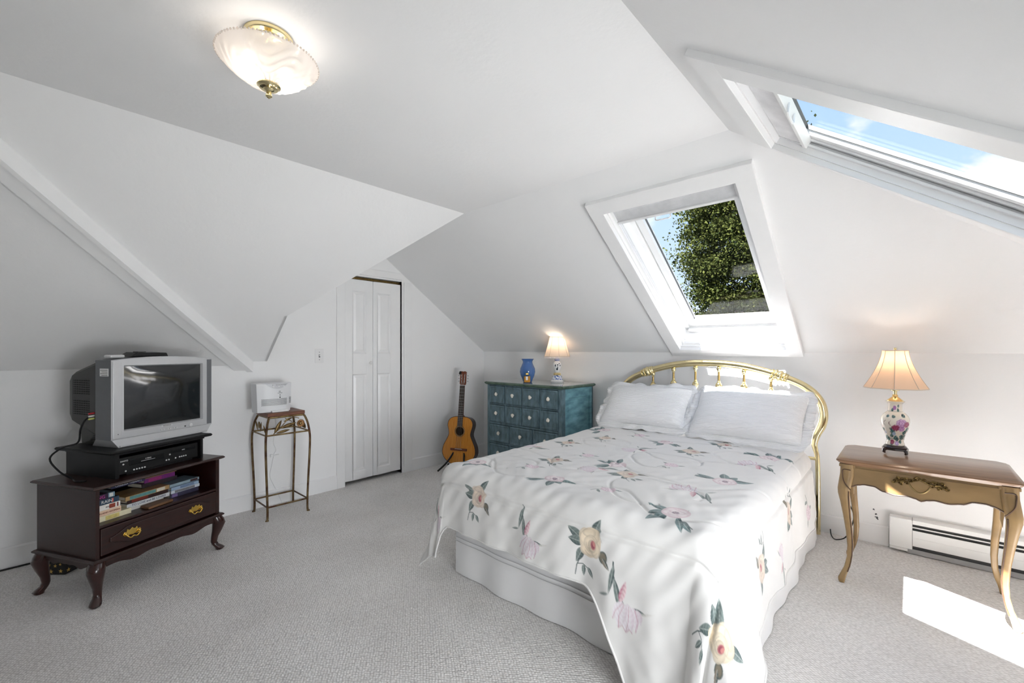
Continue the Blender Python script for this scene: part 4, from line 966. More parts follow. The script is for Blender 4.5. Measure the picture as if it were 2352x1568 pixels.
MB().box(TD-.05,TD-.034,.06,TL-.06,.52,.626).build('back_apron', oak, t)
MB().box(.045,TD-.05,.055,TL-.055,.53,.545).build('drawer_box', oakd, t)
# legs: S-curved, square section
def cabriole(cx, cy, dx, dy, nm='leg'):
    S = [(0,0,.628,.030,.030),(0,0,.600,.030,.030),(.001,.001,.575,.031,.030),(.007,.007,.535,.031,.029),(.014,.013,.500,.029,.027),(.015,.014,.475,.027,.025),(.010,.009,.43,.024,.021),(.002,.002,.36,.019,.017),(-.008,-.007,.27,.0155,.0145),(-.013,-.011,.19,.0135,.013),(-.010,-.008,.13,.013,.012),(.000,.002,.08,.0135,.0125),(.013,.015,.045,.015,.014),(.020,.022,.025,.0165,.016),(.021,.023,.012,.015,.0145),(.020,.022,.001,.011,.011)]
    b = MB(); b.loft([(cx+dx*a, cy+dy*a2, z, hx, hy) for a, a2, z, hx, hy in S], 16, 4.0)
    lg = b.build(nm, oak, t, smooth=True, ang=50)
    return lg, S
for cx, cy, dx, dy in [(.045,.045,-1,-1),(.045,TL-.045,-1,1),(TD-.055,.045,.4,-1),(TD-.055,TL-.045,.4,1)]:
    lg, S = cabriole(cx, cy, dx, dy)
    if dx == -1:   # carved outline on the knee and a moulded ridge down the front edge
        s_ = dy
        fx_ = lambda z: cx-np.interp(-z,[-s[2] for s in S],[s[0]+s[3] for s in S])
        P = [(fx_(z)-.0005, cy+s_*(a), z) for a, z in [(-.016,.600),(.016,.600),(.018,.57),(.012,.54),(-.004,.515),(-.018,.500)]]
        b = MB(); b.tube(smoothpath(P,4), .0028, 6); b.build('carved_line', oakd, lg, smooth=True)
        P = []
        for z in np.linspace(.49,.06,16):
            a = np.interp(-z,[-s[2] for s in S],[s[1]-s[4]*.82 for s in S]); x_ = cx-np.interp(-z,[-s[2] for s in S],[s[0]+s[3]*.86 for s in S]); P.append((x_, cy+s_*a, z))
        b = MB(); b.tube(P, .003, 6); b.build('carved_line', oakd, lg, smooth=True)
        # scroll brackets between leg and drawer
        b = MB(); b.prism([(cy-s_*.028,.520),(cy-s_*.028,.475),(cy-s_*.020,.440),(cy-s_*.016,.52)],'x',.028,.045); b.build('bracket', oak, lg)
        b = MB(); b.box(.022,.07,cy-.034,cy+.034,.612,.628); b.build('leg_cap', oak, lg, bevel=.003)
# rococo drawer pull
pl = MB(); yc, zc = TL*.5+.005, .572
rnd = random.Random(3)
for s_ in (-1,1):
    main = [(0,.028),(.018,.020),(.034,.012),(.050,.010),(.066,.014),(.082,.006),(.095,-.004)]
    pl.tube(smoothpath([(.022,yc+s_*a,zc+z) for a, z in main],5), .0038, 7)
    for a, z, r_ in [(.030,.018,.010),(.045,.004,.009),(.060,.020,.010),(.074,.002,.009),(.088,.008,.008),(.014,.030,.008),(.052,.024,.006),(.080,.020,.006),(.066,-.004,.006)]:
        P = [(.021-.002*(k_ % 2), yc+s_*(a+r_*(1-k_/11)*math.cos(k_*.75)), zc+z+r_*(1-k_/11)*math.sin(k_*.75)) for k_ in range(11)]
        pl.tube(P, .0024, 6)
    for a, z in [(.038,.022),(.058,.0),(.090,-.006),(.07,.022)]: leafmesh(pl, (.022,yc+s_*a,zc+z), (.018,yc+s_*(a+.014),zc+z+.010), .005, (-1,0,0))
pl.tube(smoothpath([(.022,yc-.004,zc+.034),(.020,yc+.008,zc+.042),(.020,yc+.016,zc+.034)],5), .003, 6)
plo = pl.build('pull_plate', M['agedbrass'], dfr, smooth=True)
b = MB(); b.tube(smoothpath([(.020,yc-.040,zc+.010),(.010,yc-.034,zc-.004),(.004,yc-.020,zc-.022),(.002,yc-.004,zc-.030),(.002,yc+.010,zc-.028),(.006,yc+.026,zc-.014),(.012,yc+.036,zc+.0),(.020,yc+.040,zc+.012)],5), [.003]*4+[.0042]*28+[.003]*4, 8); b.build('bail', mat('antique_brass', s2l(150,128,88), .3, .9, var=.2, vscale=50), plo, smooth=True)
# lamp on it ------------------------------------------------------------
def blendc(c, m, col): c[:] = c*(1-m[:,None])+np.array(col)[None,:]*m[:,None]
class Painter:
    """flat printed motifs evaluated on cloth / glaze coordinates"""
    def __init__(s, S, T, base, aa): s.S = S; s.T = T; s.C = np.tile(np.array(base, dtype=np.float64), (len(S),1)); s.aa = aa
    def local(s, s0, t0, rot, size, mir=1):
        idx = np.nonzero((np.abs(s.S-s0) < size) & (np.abs(s.T-t0) < size))[0]
        dx = (s.S[idx]-s0)/size; dy = (s.T[idx]-t0)/size; c, n = math.cos(rot), math.sin(rot)
        return idx, (c*dx+n*dy)*mir, -n*dx+c*dy
    def ell(s, L, size, cx, cy, a, b, rot, col, rim=None, alpha=1.):
        idx, x, y = L; c, n = math.cos(rot), math.sin(rot); u = (c*(x-cx)+n*(y-cy))/a; v = (-n*(x-cx)+c*(y-cy))/b
        d = np.sqrt(u*u+v*v); m = np.clip((1-d)*min(a,b)*size/s.aa+.5, 0, 1)*alpha
        cc = s.C[idx]
        if rim is not None:
            k = np.clip((d-.55)/.45,0,1)[:,None]; colv = np.array(col)*(1-k)+np.array(rim)*k; cc = cc*(1-m[:,None])+colv*m[:,None]
        else: blendc(cc, m, col)
        s.C[idx] = cc
    def leaf(s, L, size, x0, y0, x1, y1, w, col, dark=None, alpha=1.):
        idx, x, y = L; d = np.array([x1-x0, y1-y0]); ln = np.hypot(*d); d = d/ln
        u = ((x-x0)*d[0]+(y-y0)*d[1])/ln; v = -(x-x0)*d[1]+(y-y0)*d[0]
        uu = np.clip(u,0,1); hw = w*np.sin(PI*uu**.75)**.9
        m = np.clip((hw-np.abs(v))*size/s.aa+.3,0,1)*((u > 0) & (u < 1))*alpha
        dk = np.array(dark if dark is not None else np.array(col)*.55); k = np.clip(v/(hw+1e-6)*.5+.5,0,1)
        k = np.clip(k+.18*np.sin(u*34+np.abs(v)*40),0,1)[:,None]
        colv = np.array(col)*(1-k)+dk*k; mid = np.exp(-(v*size/(s.aa*.7))**2)[:,None]*.45; colv = colv*(1-mid)+np.array([.62,.66,.62])*mid
        s.C[idx] = s.C[idx]*(1-m[:,None])+colv*m[:,None]
    def stroke(s, L, size, pts, w, col, alpha=1.):
        idx, x, y = L; dm = np.full(len(idx), 9.)
        for (xa, ya), (xb, yb_) in zip(pts, pts[1:]):
            dx, dy = xb-xa, yb_-ya; tt = np.clip(((x-xa)*dx+(y-ya)*dy)/(dx*dx+dy*dy+1e-9),0,1); dm = np.minimum(dm, np.hypot(x-xa-tt*dx, y-ya-tt*dy))
        cc = s.C[idx]; blendc(cc, np.clip((w-dm)*size/s.aa+.5,0,1)*alpha, col); s.C[idx] = cc
GR, GRD, BG = s2l(122,134,130), s2l(66,82,82), s2l(92,116,116)
def rose(P, s0, t0, rot, size_, mir=1, cream=s2l(224,208,192), al=1.):
    size = size_*1.18; L = P.local(s0,t0,rot,size,mir); z = size
    P.stroke(L,z,[(-.05,-.1),(-.28,-.45),(-.36,-.62),(-.40,-.85)],.012,GRD,al); P.stroke(L,z,[(-.34,-.58),(-.18,-.55),(-.05,-.62)],.010,GRD,al)
    for q in [(-.10,.02,-.62,.30,.13),(-.15,-.02,-.60,.02,.13),(-.18,-.15,-.38,-.55,.11),(-.16,-.56,-.17,-.85,.06),(-.04,-.60,.14,-.82,.06),(.12,.20,.36,.62,.12)]: P.leaf(L,z,*q,GR,GRD,al)
    P.ell(L,z,.42,-.24,.12,.14,.4,s2l(120,112,96),GRD,al); P.leaf(L,z,.40,-.26,.62,-.48,.06,s2l(140,126,110),GRD,al)
    dk = tuple(np.array(cream)*.62)
    P.ell(L,z,.05,.02,.30,.36,-.2,cream,tuple(np.array(cream)*.8),al)
    for (a, b_, r1, r2, ro, f) in [(-.10,.12,.16,.22,.3,1.02),(.16,.18,.15,.17,-.4,.90),(-.06,-.18,.20,.14,.2,1.04),(.20,-.12,.14,.20,.1,.84),(.02,.24,.18,.10,0,.88),(.04,-.02,.18,.20,0,.96),(.10,-.06,.12,.15,.2,.80)]:
        P.ell(L,z,a,b_,r1,r2,ro,tuple(np.array(cream)*f),tuple(np.array(cream)*f*.74),al*.85)
    for (cx_, cz_, r1, a0, a1) in [(.05,.02,.33,.2,1.6),(.02,.05,.26,1.9,3.6),(.06,-.02,.24,3.9,5.6),(.08,.0,.18,.4,2.4),(.08,-.02,.15,3.0,5.0),(.0,.1,.20,4.6,6.0)]:
        P.stroke(L,z,[(cx_+r1*math.cos(a0+(a1-a0)*k_/6), cz_+r1*1.12*math.sin(a0+(a1-a0)*k_/6)) for k_ in range(7)],.008,tuple(np.array(cream)*.55),al*.7)
    P.ell(L,z,.13,-.03,.075,.11,.15,s2l(150,74,88),s2l(190,132,128),al); P.ell(L,z,.15,.0,.035,.06,.3,s2l(206,140,132),None,al*.8)
def tulip(P, s0, t0, rot, size, mir=1, al=1.):
    size = size*1.15; L = P.local(s0,t0,rot,size,mir); z = size; W_, PK = s2l(222,218,222), s2l(176,112,130)
    P.stroke(L,z,[(.02,-.02),(-.22,.30),(-.34,.62),(-.36,.88)],.020,GRD,al)
    P.leaf(L,z,-.34,.80,-.42,.10,.07,GR,GRD,al); P.leaf(L,z,-.30,.52,-.02,-.30,.075,GR,GRD,al); P.leaf(L,z,.20,-.04,.62,-.02,.06,GR,GRD,al)
    P.leaf(L,z,-.10,.02,.02,.55,.085,s2l(226,200,204),PK,al); P.leaf(L,z,.42,-.08,.80,.06,.035,s2l(212,206,200),s2l(190,186,180),al*.7); P.leaf(L,z,-.42,.12,-.72,.02,.035,GR,GRD,al)
    PE = s2l(204,190,198)
    for q in [(-.02,.05,-.26,-.40,.13),(.34,.0,.48,-.30,.11),(.0,.03,-.12,-.58,.14),(.24,.02,.38,-.50,.13),(.10,.06,.12,-.62,.17),(.14,.04,.26,-.58,.11),(.06,.04,-.02,-.50,.09)]: P.leaf(L,z,*q,W_,PE,al)
    for pts in [[(-.02,.03),(-.20,-.20),(-.26,-.40)],[(.02,.0),(-.10,-.30),(-.10,-.56)],[(.14,.0),(.16,-.30),(.10,-.58)],[(.30,-.02),(.40,-.26),(.36,-.50)],[(-.10,-.56),(.0,-.48),(.10,-.60),(.20,-.50),(.28,-.56)]]: P.stroke(L,z,pts,.008,s2l(172,100,122),al*.65)
def peony(P, s0, t0, rot, size, mir=1, al=1.):
    size = size*1.1; L = P.local(s0,t0,rot,size,mir); z = size; W_ = s2l(226,214,216)
    for q in [(-.15,.10,-.78,.42,.14),(-.15,-.05,-.62,-.18,.17),(-.12,-.15,-.52,-.72,.16),(.15,-.30,.62,-.95,.12),(.20,-.35,.40,-.98,.10),(.25,-.2,.30,.40,.05)]: P.leaf(L,z,*q,s2l(110,134,134),s2l(56,78,80),al)
    P.stroke(L,z,[(.1,-.1),(.30,-.40),(.62,-.80)],.014,GRD,al)
    P.ell(L,z,.05,.05,.36,.38,0,W_,s2l(204,182,186),al)
    for i in range(9):
        a = i*2.4; r = .22 if i < 6 else .1; P.ell(L,z,.05+r*math.cos(a),.05+r*math.sin(a),.13,.16,a,s2l(230,222,222),s2l(200,176,182),al*.7)
    P.ell(L,z,.04,.06,.10,.10,0,s2l(168,148,158),s2l(200,186,190),al)
    for i in range(7): P.ell(L,z,.04+.07*math.cos(i*.9),.06+.07*math.sin(i*.9),.022,.022,0,s2l(120,104,116),None,al)
def mum(P, s0, t0, rot, size, mir=1, al=1.):
    L = P.local(s0,t0,rot,size,mir); z = size
    P.stroke(L,z,[(-.1,-.2),(-.35,-.5),(-.45,-.85)],.02,GRD,al); P.leaf(L,z,-.3,-.5,.15,-.72,.09,GR,GRD,al); P.leaf(L,z,-.35,.1,-.75,.25,.08,GR,GRD,al); P.leaf(L,z,.35,.2,.75,.45,.08,GR,GRD,al)
    P.ell(L,z,.0,.05,.44,.38,0,s2l(226,212,218),s2l(206,180,190),al*.9)
    for i in range(13):
        a = i*2.4; r = .3*math.sqrt(i/13); P.ell(L,z,r*math.cos(a),.05+r*math.sin(a)*.9,.12,.08,a,s2l(230,218,222),s2l(176,140,156),al*.8)

xl, yl = 3.219, .066
t = thing('porcelain_table_lamp', 'floral porcelain vase lamp with peach bell shade on the oak side table', 'lamp', (xl,yl,TZ))
dkw = mat('dark_rosewood_base', s2l(52,24,22), .25, coat=.4, col2=s2l(34,16,14), vscale=20)
b = MB(); b.lathe([(.0,.030),(.050,.030),(.052,.034),(.048,.040),(.044,.044),(0,.044)],40); b.build('plinth', dkw, t, smooth=True, ang=35)
b = MB(); P8 = [(.056*math.cos(a)*(1.18 if i % 2 else 1), .056*math.sin(a)*(1.18 if i % 2 else 1)) for i, a in enumerate([k_*PI/4+PI/4*0 for k_ in range(8)])]
b.prism(P8,'z',.020,.031)
for k_ in range(4):
    a = k_*PI/2+PI/4; c_, s_ = math.cos(a), math.sin(a)
    b.tube([(.055*c_,.055*s_,.024),(.064*c_,.064*s_,.020),(.066*c_,.066*s_,.010),(.058*c_,.058*s_,.004)], [.008,.009,.008,.004], 8)
b.build('carved_stand', dkw, t, bevel=.001)
prof = [(.036,.044),(.041,.048),(.040,.056),(.037,.066),(.038,.080),(.044,.105),(.053,.130),(.0605,.158),(.0625,.178),(.0595,.198),(.049,.216),(.036,.228),(.0315,.238),(.030,.262),(.0315,.274),(.040,.283),(.042,.286),(.036,.288),(.0,.289)]
pp = [(p.x, p.y) for p in smoothpath([(r, z, 0) for r, z in prof],5)]
b = MB(); nA = 150; b.lathe(pp, nA); vo = b.build('vase_body', None, t, smooth=True, ang=60)
co = np.zeros(len(vo.data.vertices)*3); vo.data.vertices.foreach_get('co', co); co = co.reshape(-1,3)
angv = np.arctan2(co[:,1],co[:,0]); camdir = math.atan2(-yl,-xl); da = (angv-camdir+PI) % (2*PI)-PI
Pn = Painter(da*.055, co[:,2], s2l(236,228,214), .0016)
PUR = s2l(150,60,92)
def vfl(s0, t0, sz, col, rim):
    sz = sz*1.28
    L = Pn.local(s0,t0,0,sz)
    for i in range(8):
        a = i*PI/4+.3; Pn.ell(L,sz,.42*math.cos(a),.42*math.sin(a),.34,.30,a,col,rim)
    Pn.ell(L,sz,0,0,.45,.42,0,col,rim)
    for i in range(5): a = i*1.26; Pn.ell(L,sz,.2*math.cos(a),.2*math.sin(a),.16,.13,a,tuple(np.array(col)*1.08),rim)
def vlf(s0, t0, a, ln, w=.36):
    ln = ln*1.25
    L = Pn.local(s0,t0,0,ln*1.1); Pn.leaf(L,ln*1.1,0,0,math.cos(a)*.9,math.sin(a)*.9,w,s2l(70,120,116),s2l(28,62,66))
for rep in (-.1728,0,.1728):
    for (s0,t0,a,ln) in [(.0,.13,2.6,.024),(.0,.125,3.4,.022),(-.01,.108,3.9,.02),(.035,.125,-.4,.024),(.03,.108,-1.2,.024),(.01,.094,-1.6,.022),(.012,.098,-2.4,.024),(.03,.095,-.6,.02),(-.05,.13,3.0,.02),(-.048,.10,-2.0,.026),(-.05,.09,-.8,.022),(.055,.15,-1.2,.024),(.012,.243,-.3,.018),(.02,.256,.9,.016),(-.012,.245,3.6,.018),(.0,.2,2.4,.016),(.03,.205,.7,.02),(-.03,.055,.3,.02),(.03,.058,1.4,.02),(-.03,.2,1.9,.014),(.06,.11,-1.9,.02)]: vlf(s0+rep+.0,t0,a,ln)
    vfl(.026+rep,.172,.024,s2l(206,166,202),s2l(150,88,150)); vfl(.050+rep,.165,.016,s2l(190,110,140),s2l(150,60,96)); vfl(.002+rep,.146,.018,s2l(164,72,104),s2l(120,36,72)); vfl(.028+rep,.140,.015,s2l(204,160,198),s2l(156,100,160))
    vfl(-.004+rep,.252,.014,s2l(190,140,190),s2l(146,92,150)); vfl(-.018+rep,.066,.014,s2l(164,72,104),s2l(120,36,72)); vfl(.010+rep,.060,.013,s2l(200,168,204),s2l(140,120,180)); vfl(-.006+rep,.112,.010,s2l(180,196,214),s2l(120,150,180)); vfl(-.055+rep,.115,.009,s2l(190,200,214),s2l(130,150,180))
    for i in range(7):
        for (a0,b0) in [(-.018,.178),(-.040,.176)]:
            L = Pn.local(a0+rep-.006*math.sin(i*.5),b0+.006-.0045*i,0,.003); Pn.ell(L,.003,0,0,.6,.6,0,s2l(110,60,70))
    L = Pn.local(rep,.0835,0,.09); Pn.stroke(L,.09,[(-1,0),(1,0)],.014,s2l(70,90,86)); L = Pn.local(rep,.232,0,.09); Pn.stroke(L,.09,[(-1,0),(1,0)],.008,s2l(70,90,86)); 
def setcol(o, C):
    ca = o.data.color_attributes.new('print', 'FLOAT_COLOR', 'POINT'); ca.data.foreach_set('color', np.hstack([np.clip(C,0,1), np.ones((len(C),1))]).astype(np.float32).ravel())
setcol(vo, Pn.C); vo.data.materials.append(mat('painted_porcelain', (.8,.8,.8), .12, coat=.6, attr='print'))
b = MB(); b.lathe([(.0365,.287),(.034,.293),(.020,.305),(.012,.312),(.014,.316),(.012,.320),(.0085,.324),(.0085,.342),(.018,.345),(.018,.349),(.006,.352),(.0035,.356),(.0035,.560),(.0065,.562),(.0065,.570),(.0045,.572),(.0065,.574),(.0065,.582),(0,.583)],32); b.build('brass_stem', M['brass'], t, smooth=True)
SH2 = shade_mat('peach_lamp_shade', (.84,.70,.58), .5, (.92,.62,.38))
so = panel_shade(.137,.055,.360,.566,8,1.55,SH2,t,bow=.02)
b = MB(); b.ell((0,0,.455),(.026,.026,.036)); b.build('bulb', bulb, t, smooth=True)
b = MB(); 
for k_ in range(3): a = k_*2*PI/3; b.tube([(0,0,.566),(.055*math.cos(a),.055*math.sin(a),.566)], .0016, 6)
b.build('shade_spider', M['brassd'], so)
ld = bpy.data.lights.new('table_lamp_bulb','POINT'); lo = bpy.data.objects.new('table_lamp_bulb', ld); COL.objects.link(lo); lo.parent = t; lo.location = (0,0,.510); ld.energy = .22; ld.color = (1,.84,.68); ld.shadow_soft_size = .02
t = thing('lamp_cord', 'black cord hanging behind the left legs of the oak side table', 'cord', (0,0,0))
b = MB(); b.tube(smoothpath([(3.36,.215,.64),(3.37,.235,.53),(3.40,.262,.40),(3.42,.29,.30),(3.42,.262,.20),(3.45,.30,.06),(3.5,.36,.005),(3.56,.39,.005),(3.60,.40,.03)],6), .0035, 8); b.build('lead', M['black'], t, smooth=True)
t = thing('wall_scuff_marks', 'small dark scuff marks on the wall left of the baseboard heater', 'scuffs', (U0,.165,.155))
b = MB(); rnd = random.Random(5)
for (y, z, r_) in [(.012,.055,.007),(.002,.028,.008),(-.004,.006,.009),(-.008,-.002,.006),(.004,.01,.005)]:
    P = [(y+r_*(.4+.6*rnd.random())*math.cos(k_*.9), z+r_*(.4+.6*rnd.random())*math.sin(k_*.9)) for k_ in range(7)]; b.prism(P,'x',-.0009,0.0)
b.build('scuffs', mat('scuff_grey', s2l(90,92,96), .9, var=.3, vscale=200), t)

# ================================================================== brass bed
HX = 3.54; yc0 = 1.172
bed = thing('brass_bed', 'arched brass headboard bed with ball spindles under the low skylight', 'bed', (HX,yc0,0))
def hb(y, z): return (0, y, z)
half = [(.712,.0),(.712,.30),(.708,.50),(.698,.56),(.692,.60),(.704,.66),(.732,.73),(.742,.80),(.728,.875),(.685,.94),(.620,.99),(.52,1.035),(.40,1.075),(.26,1.108),(.12,1.124),(0,1.127)]
full = [(y, z) for y, z in half]+[(-y, z) for y, z in half[::-1][1:]]
fp = smoothpath([hb(y, z) for y, z in full], 7)
rad = []
for p in fp:
    a = .0265 if p.z > .72 else (.014 + (.0125)*max(0,min(1,(p.z-.54)/.18)))
    rad.append(a)
MB().tube(fp, rad, 18).build('arch_tube', M['brass'], bed, smooth=True)
pos = [(p.y, p.z) for p in fp]
def collar(y):
    i = min(range(len(fp)), key=lambda k_: abs(fp[k_].y-y)+(0 if fp[k_].z > .9 else 9)); p = fp[i]; tdir = (fp[i+1]-fp[i-1]).normalized()
    b = MB(); q = tdir.to_track_quat('Z','Y').to_matrix().to_4x4(); b.M = Matrix.Translation(p) @ q
    b.lathe([(.026,-.055),(.033,-.052),(.034,-.046),(.028,-.042),(.030,-.036),(.038,-.028),(.039,-.022),(.032,-.016),(.034,-.010),(.041,.0),(.041,.008),(.034,.016),(.030,.02),(.036,.028),(.036,.034),(.029,.040),(.033,.046),(.031,.052),(.026,.055)],28)
    b.build('collar', M['brass'], bed, smooth=True, ang=50)
collar(.49); collar(-.485)
for i in range(6):
    y = .442-.1755*i
    zt = max(p.z for p in fp if abs(p.y-y) < .03)-.028
    b = MB(); b.tube([(0,y,.50),(0,y,zt)], .0085, 12); s_ = b.build('spindle', M['agedbrass'] if False else mat('satin_brass', s2l(172,146,92), .3, 1., var=.1, vscale=20), bed, smooth=True)
    b = MB(); b.M = Matrix.Translation((0,y,zt-.008)); b.lathe([(.009,-.030),(.012,-.026),(.010,-.022),(.0165,-.014),(.018,-.006),(.0165,.002),(.011,.008),(.009,.012)],20)
    b.M = Matrix.Translation((0,y,.958 if 0 < i < 5 else .93)); b.lathe([(.010,-.062),(.015,-.058),(.013,-.052),(.019,-.046),(.019,-.040),(.012,-.034),(.018,-.026),(.024,-.012),(.025,0),(.022,.013),(.014,.022),(.010,.026),(.013,.030),(.010,.036)],22)
    b.build('spindle_balls', M['brass'], s_, smooth=True, ang=50)
MB().tube([(0,.70,.50),(0,-.70,.50)], .011, 12).build('cross_rail', M['brass'], bed, smooth=True)
fm = MB()
for s_ in (-1,1): fm.box(-1.85,-.01,s_*.60-.012,s_*.60+.012,.19,.23)
fm.box(-1.85,-1.82,-.6,.6,.19,.23)
fm.build('bed_frame', M['dgrey'], bed)
for px in (-.10,-1.7):
    for s_ in (-1,1):
        b = MB(); b.tube([(px,s_*.60,.0),(px,s_*.60,.19)], .014, 10); b.build('frame_leg', M['black'], bed, smooth=True)
white_cloth = mat('white_cotton', (.84,.84,.845), .85, sheen=.2, var=.03, vscale=3, bump=.15, bscale=300, bdist=.001)
m_ = thing('mattress', 'white mattress on the brass bed, its edge showing by the right pillow', 'mattress', (2.55,yc0,.235))
MB().box(-.93,.95,-.665,.68,0,.15).build('box_spring', white_cloth, m_, bevel=.03, seg=3)
MB().box(-.93,.95,-.672,.685,.152,.325).build('mattress_body', white_cloth, m_, bevel=.05, seg=4)
# dust ruffle
sk = thing('bed_skirt', 'white tailored bed skirt with two stitched lines hanging to the carpet', 'bed skirt', (2.55,yc0,0))
skm = mat('skirt_cotton', (.80,.80,.80), .9, var=.03, vscale=4, bump=.25, bscale=240, bdist=.001)
def skp(sv, z):   # path around left side, foot, right side with gentle folds
    Lx, Wd = 1.86, 1.395; c = .05
    fl_ = (.34-z)/.34
    wv = (.008*math.sin(sv*9)+.006*math.sin(sv*23+1))*fl_ + .014*fl_
    if sv < Lx: return (.90-sv+0*wv, Wd/2+wv+.005, z)
    if sv < Lx+Wd: return (-.96-wv, Wd/2-(sv-Lx), z)
    return (-.96+(sv-Lx-Wd), -Wd/2-wv-.005, z)
S_ = list(np.linspace(0,1.86,60))+list(np.linspace(1.87,3.25,70))+list(np.linspace(3.26,5.1,70))
zsk = [.003,.03,.06,.10,.14,.172,.177,.182,.194,.199,.204,.25,.30,.40]
b = MB(); vs = []; fs = []
for z in zsk:
    for sv in S_:
        x, y, zz_ = skp(sv, z)
        if z in (.177,.199):
            x -= .004 if 1.86 <= sv <= 3.255 else 0; y += .004 if sv < 1.86 else (-.004 if sv > 3.255 else 0)
        vs.append((x,y,zz_))
n = len(S_)
for j in range(len(zsk)-1):
    for i in range(n-1): fs.append((j*n+i,j*n+i+1,(j+1)*n+i+1,(j+1)*n+i))
b.add(vs, fs); b.build('skirt_fabric', skm, sk, smooth=True, ang=60)
for z in (.177,.199):
    b = MB(); P = []
    for sv in S_[60:]:
        x, y, zz_ = skp(sv, z); P.append((x-(.006 if sv <= 3.255 else 0), y-(.006 if sv > 3.255 else 0), z))
    b.tube(P, .0016, 5); b.build('stitched_line', mat('stitch_grey', (.55,.55,.55), .9, var=.1, vscale=200), sk)

# ------------------------------------------------------------------ comforter
XF, YL, YR, ZTOP, r_ = 1.49, 1.925, .455, .605, .085
xh = 3.24
xf, yl_, yr_ = XF+r_, YL-r_, YR+r_
oF, oR, oL = .355, .455, .42
st_ = .0029
s_arr = np.arange(yr_-oR, yl_+oL+1e-6, st_); t_arr = np.concatenate([np.arange(xf-oF, xf, .0014), np.arange(xf, xh+1e-6, st_)])
SS, TT = np.meshgrid(s_arr, t_arr, indexing='ij'); nS, nT = SS.shape
Sf, Tf = SS.ravel(), TT.ravel()
def smooth(x): x = np.clip(x,0,1); return x*x*(3-2*x)
def comfort(S, T):
    qR = np.maximum(0, yr_-S); qL = np.maximum(0, S-yl_); qT = np.maximum(0, xf-T)
    qs = qR+qL; rho = np.hypot(qs, qT); phi = np.arctan2(qs, qT)
    sgn = np.where(qL > 0, 1., -1.)
    # lengthening of the drop towards the near right corner, where the cloth tail hangs to the floor
    eF = smooth((1.02-S)/.50); eS = smooth((1.98-T)/.45)*(qR > 0)
    eC = eF*np.cos(phi)**2*(qL == 0)+eS*np.sin(phi)**2
    lenf = 1.0
    a = np.minimum(rho, r_*PI/2)/r_
    out = r_*np.sin(a); down = r_*(1-np.cos(a))
    ex = np.maximum(0, rho-r_*PI/2)*lenf
    flare = .10+(.26-.12*(qL > 0))*np.sin(2*phi)**2*(qs > 0)*(qT > 0)+.13*eC
    waves = (.009*np.sin(S*17+.6)+.007*np.sin(S*31))*np.cos(phi)**2+(.008*np.sin(T*9)+.005*np.sin(T*23+1))*np.sin(phi)**2
    out = out+ex*flare+np.clip(ex/.3,0,1.3)*waves
    down = down+ex*np.sqrt(np.maximum(.05,1-flare**2))
    th = np.where(rho > 0, a, 0)
    # surface relief: quilting channels, puffs, soft wrinkles
    d = np.zeros_like(S)
    d += .0035*np.sin(S*9+2*np.sin(T*5))*np.sin(T*8+1.5*np.sin(S*6)) + .0018*np.sin(T*46+3*np.sin(S*11)+S*9)*np.sin(S*23+T*7) + .0012*np.sin(S*75+5*np.sin(T*9))*np.sin(T*17)
    def groove(dist, w=.011, dp=.012): return -dp*np.exp(-(dist/w)**2)
    qb = np.abs((xf-.012)-T-0*S); 
    lineF = np.abs(T-(xf-.135)); d += np.where(S > YR-.05, groove(lineF), 0)
    lineR = np.abs(S-(yr_-.16)); d += groove(lineR)
    for k_ in range(4):
        t0 = xf+.12+.42*k_
        d += groove(np.abs(T-(t0+.085*np.sin((S-.2*k_)*7.5)+.03*np.sin(S*15+k_))), .010, .007)*(qR < .15)
    for (cs, ct, R) in [(.86,1.86,.20),(1.38,2.05,.17),(1.66,1.80,.14),(1.05,2.42,.19),(1.55,2.62,.16),(.72,2.75,.15)]:
        rr_ = np.hypot(S-cs, (T-ct)*1.15); an = np.arctan2(T-ct, S-cs)
        d += groove(np.abs(rr_-R-.02*np.sin(3*an)), .010, .0065)*(an > -2.2)
    d += .010*smooth(1-np.abs(T-(xf-.05))/.12)*(.6+.4*np.sin(S*8))
    cp_, sp_ = np.cos(phi), np.sin(phi)
    nout, nup = np.sin(th), np.cos(th)
    X = np.where(rho > 0, np.minimum(T, 1e9), T); X = np.maximum(T, xf) - cp_*(out+d*nout)*(rho > 0)
    Y = np.clip(S, yr_, yl_) + sgn*sp_*(out+d*nout)*(rho > 0)
    Z = ZTOP-down+d*nup
    # cloth that reaches the floor lies on it
    Z = np.maximum(Z, .016+.004*np.sin(S*40))
    # crown of the mattress, slight lift to the pillows
    Z = Z+.012*smooth((T-2.5)/.6)*(rho < .05)
    return X, Y, Z
# the cloth is cut longer towards the near corner, so the tail hangs down to the carpet
gF = 1.05*smooth((.96-Sf)/.34)*(1-.75*np.maximum(0,yr_-Sf)/oR)
gF = gF+.50*smooth((Sf-1.80)/.12)*(1-.5*np.maximum(0,Sf-yl_)/oL)
TC_ = np.where(Tf < xf, xf-(xf-Tf)*(1+gF), Tf)
gS = .25*smooth((2.1-Tf)/.5)
SC_ = np.where(Sf < yr_, yr_-(yr_-Sf)*(1+gS*.6), Sf)
X, Y, Z = comfort(SC_, TC_)
P = Painter(SC_, TC_, (.70,.692,.675), .0022)
def onfoot(y, z): return (y, xf-(r_*PI/2+(ZTOP-r_-z)*1.0))
def ontop(x, y): return (y, x)
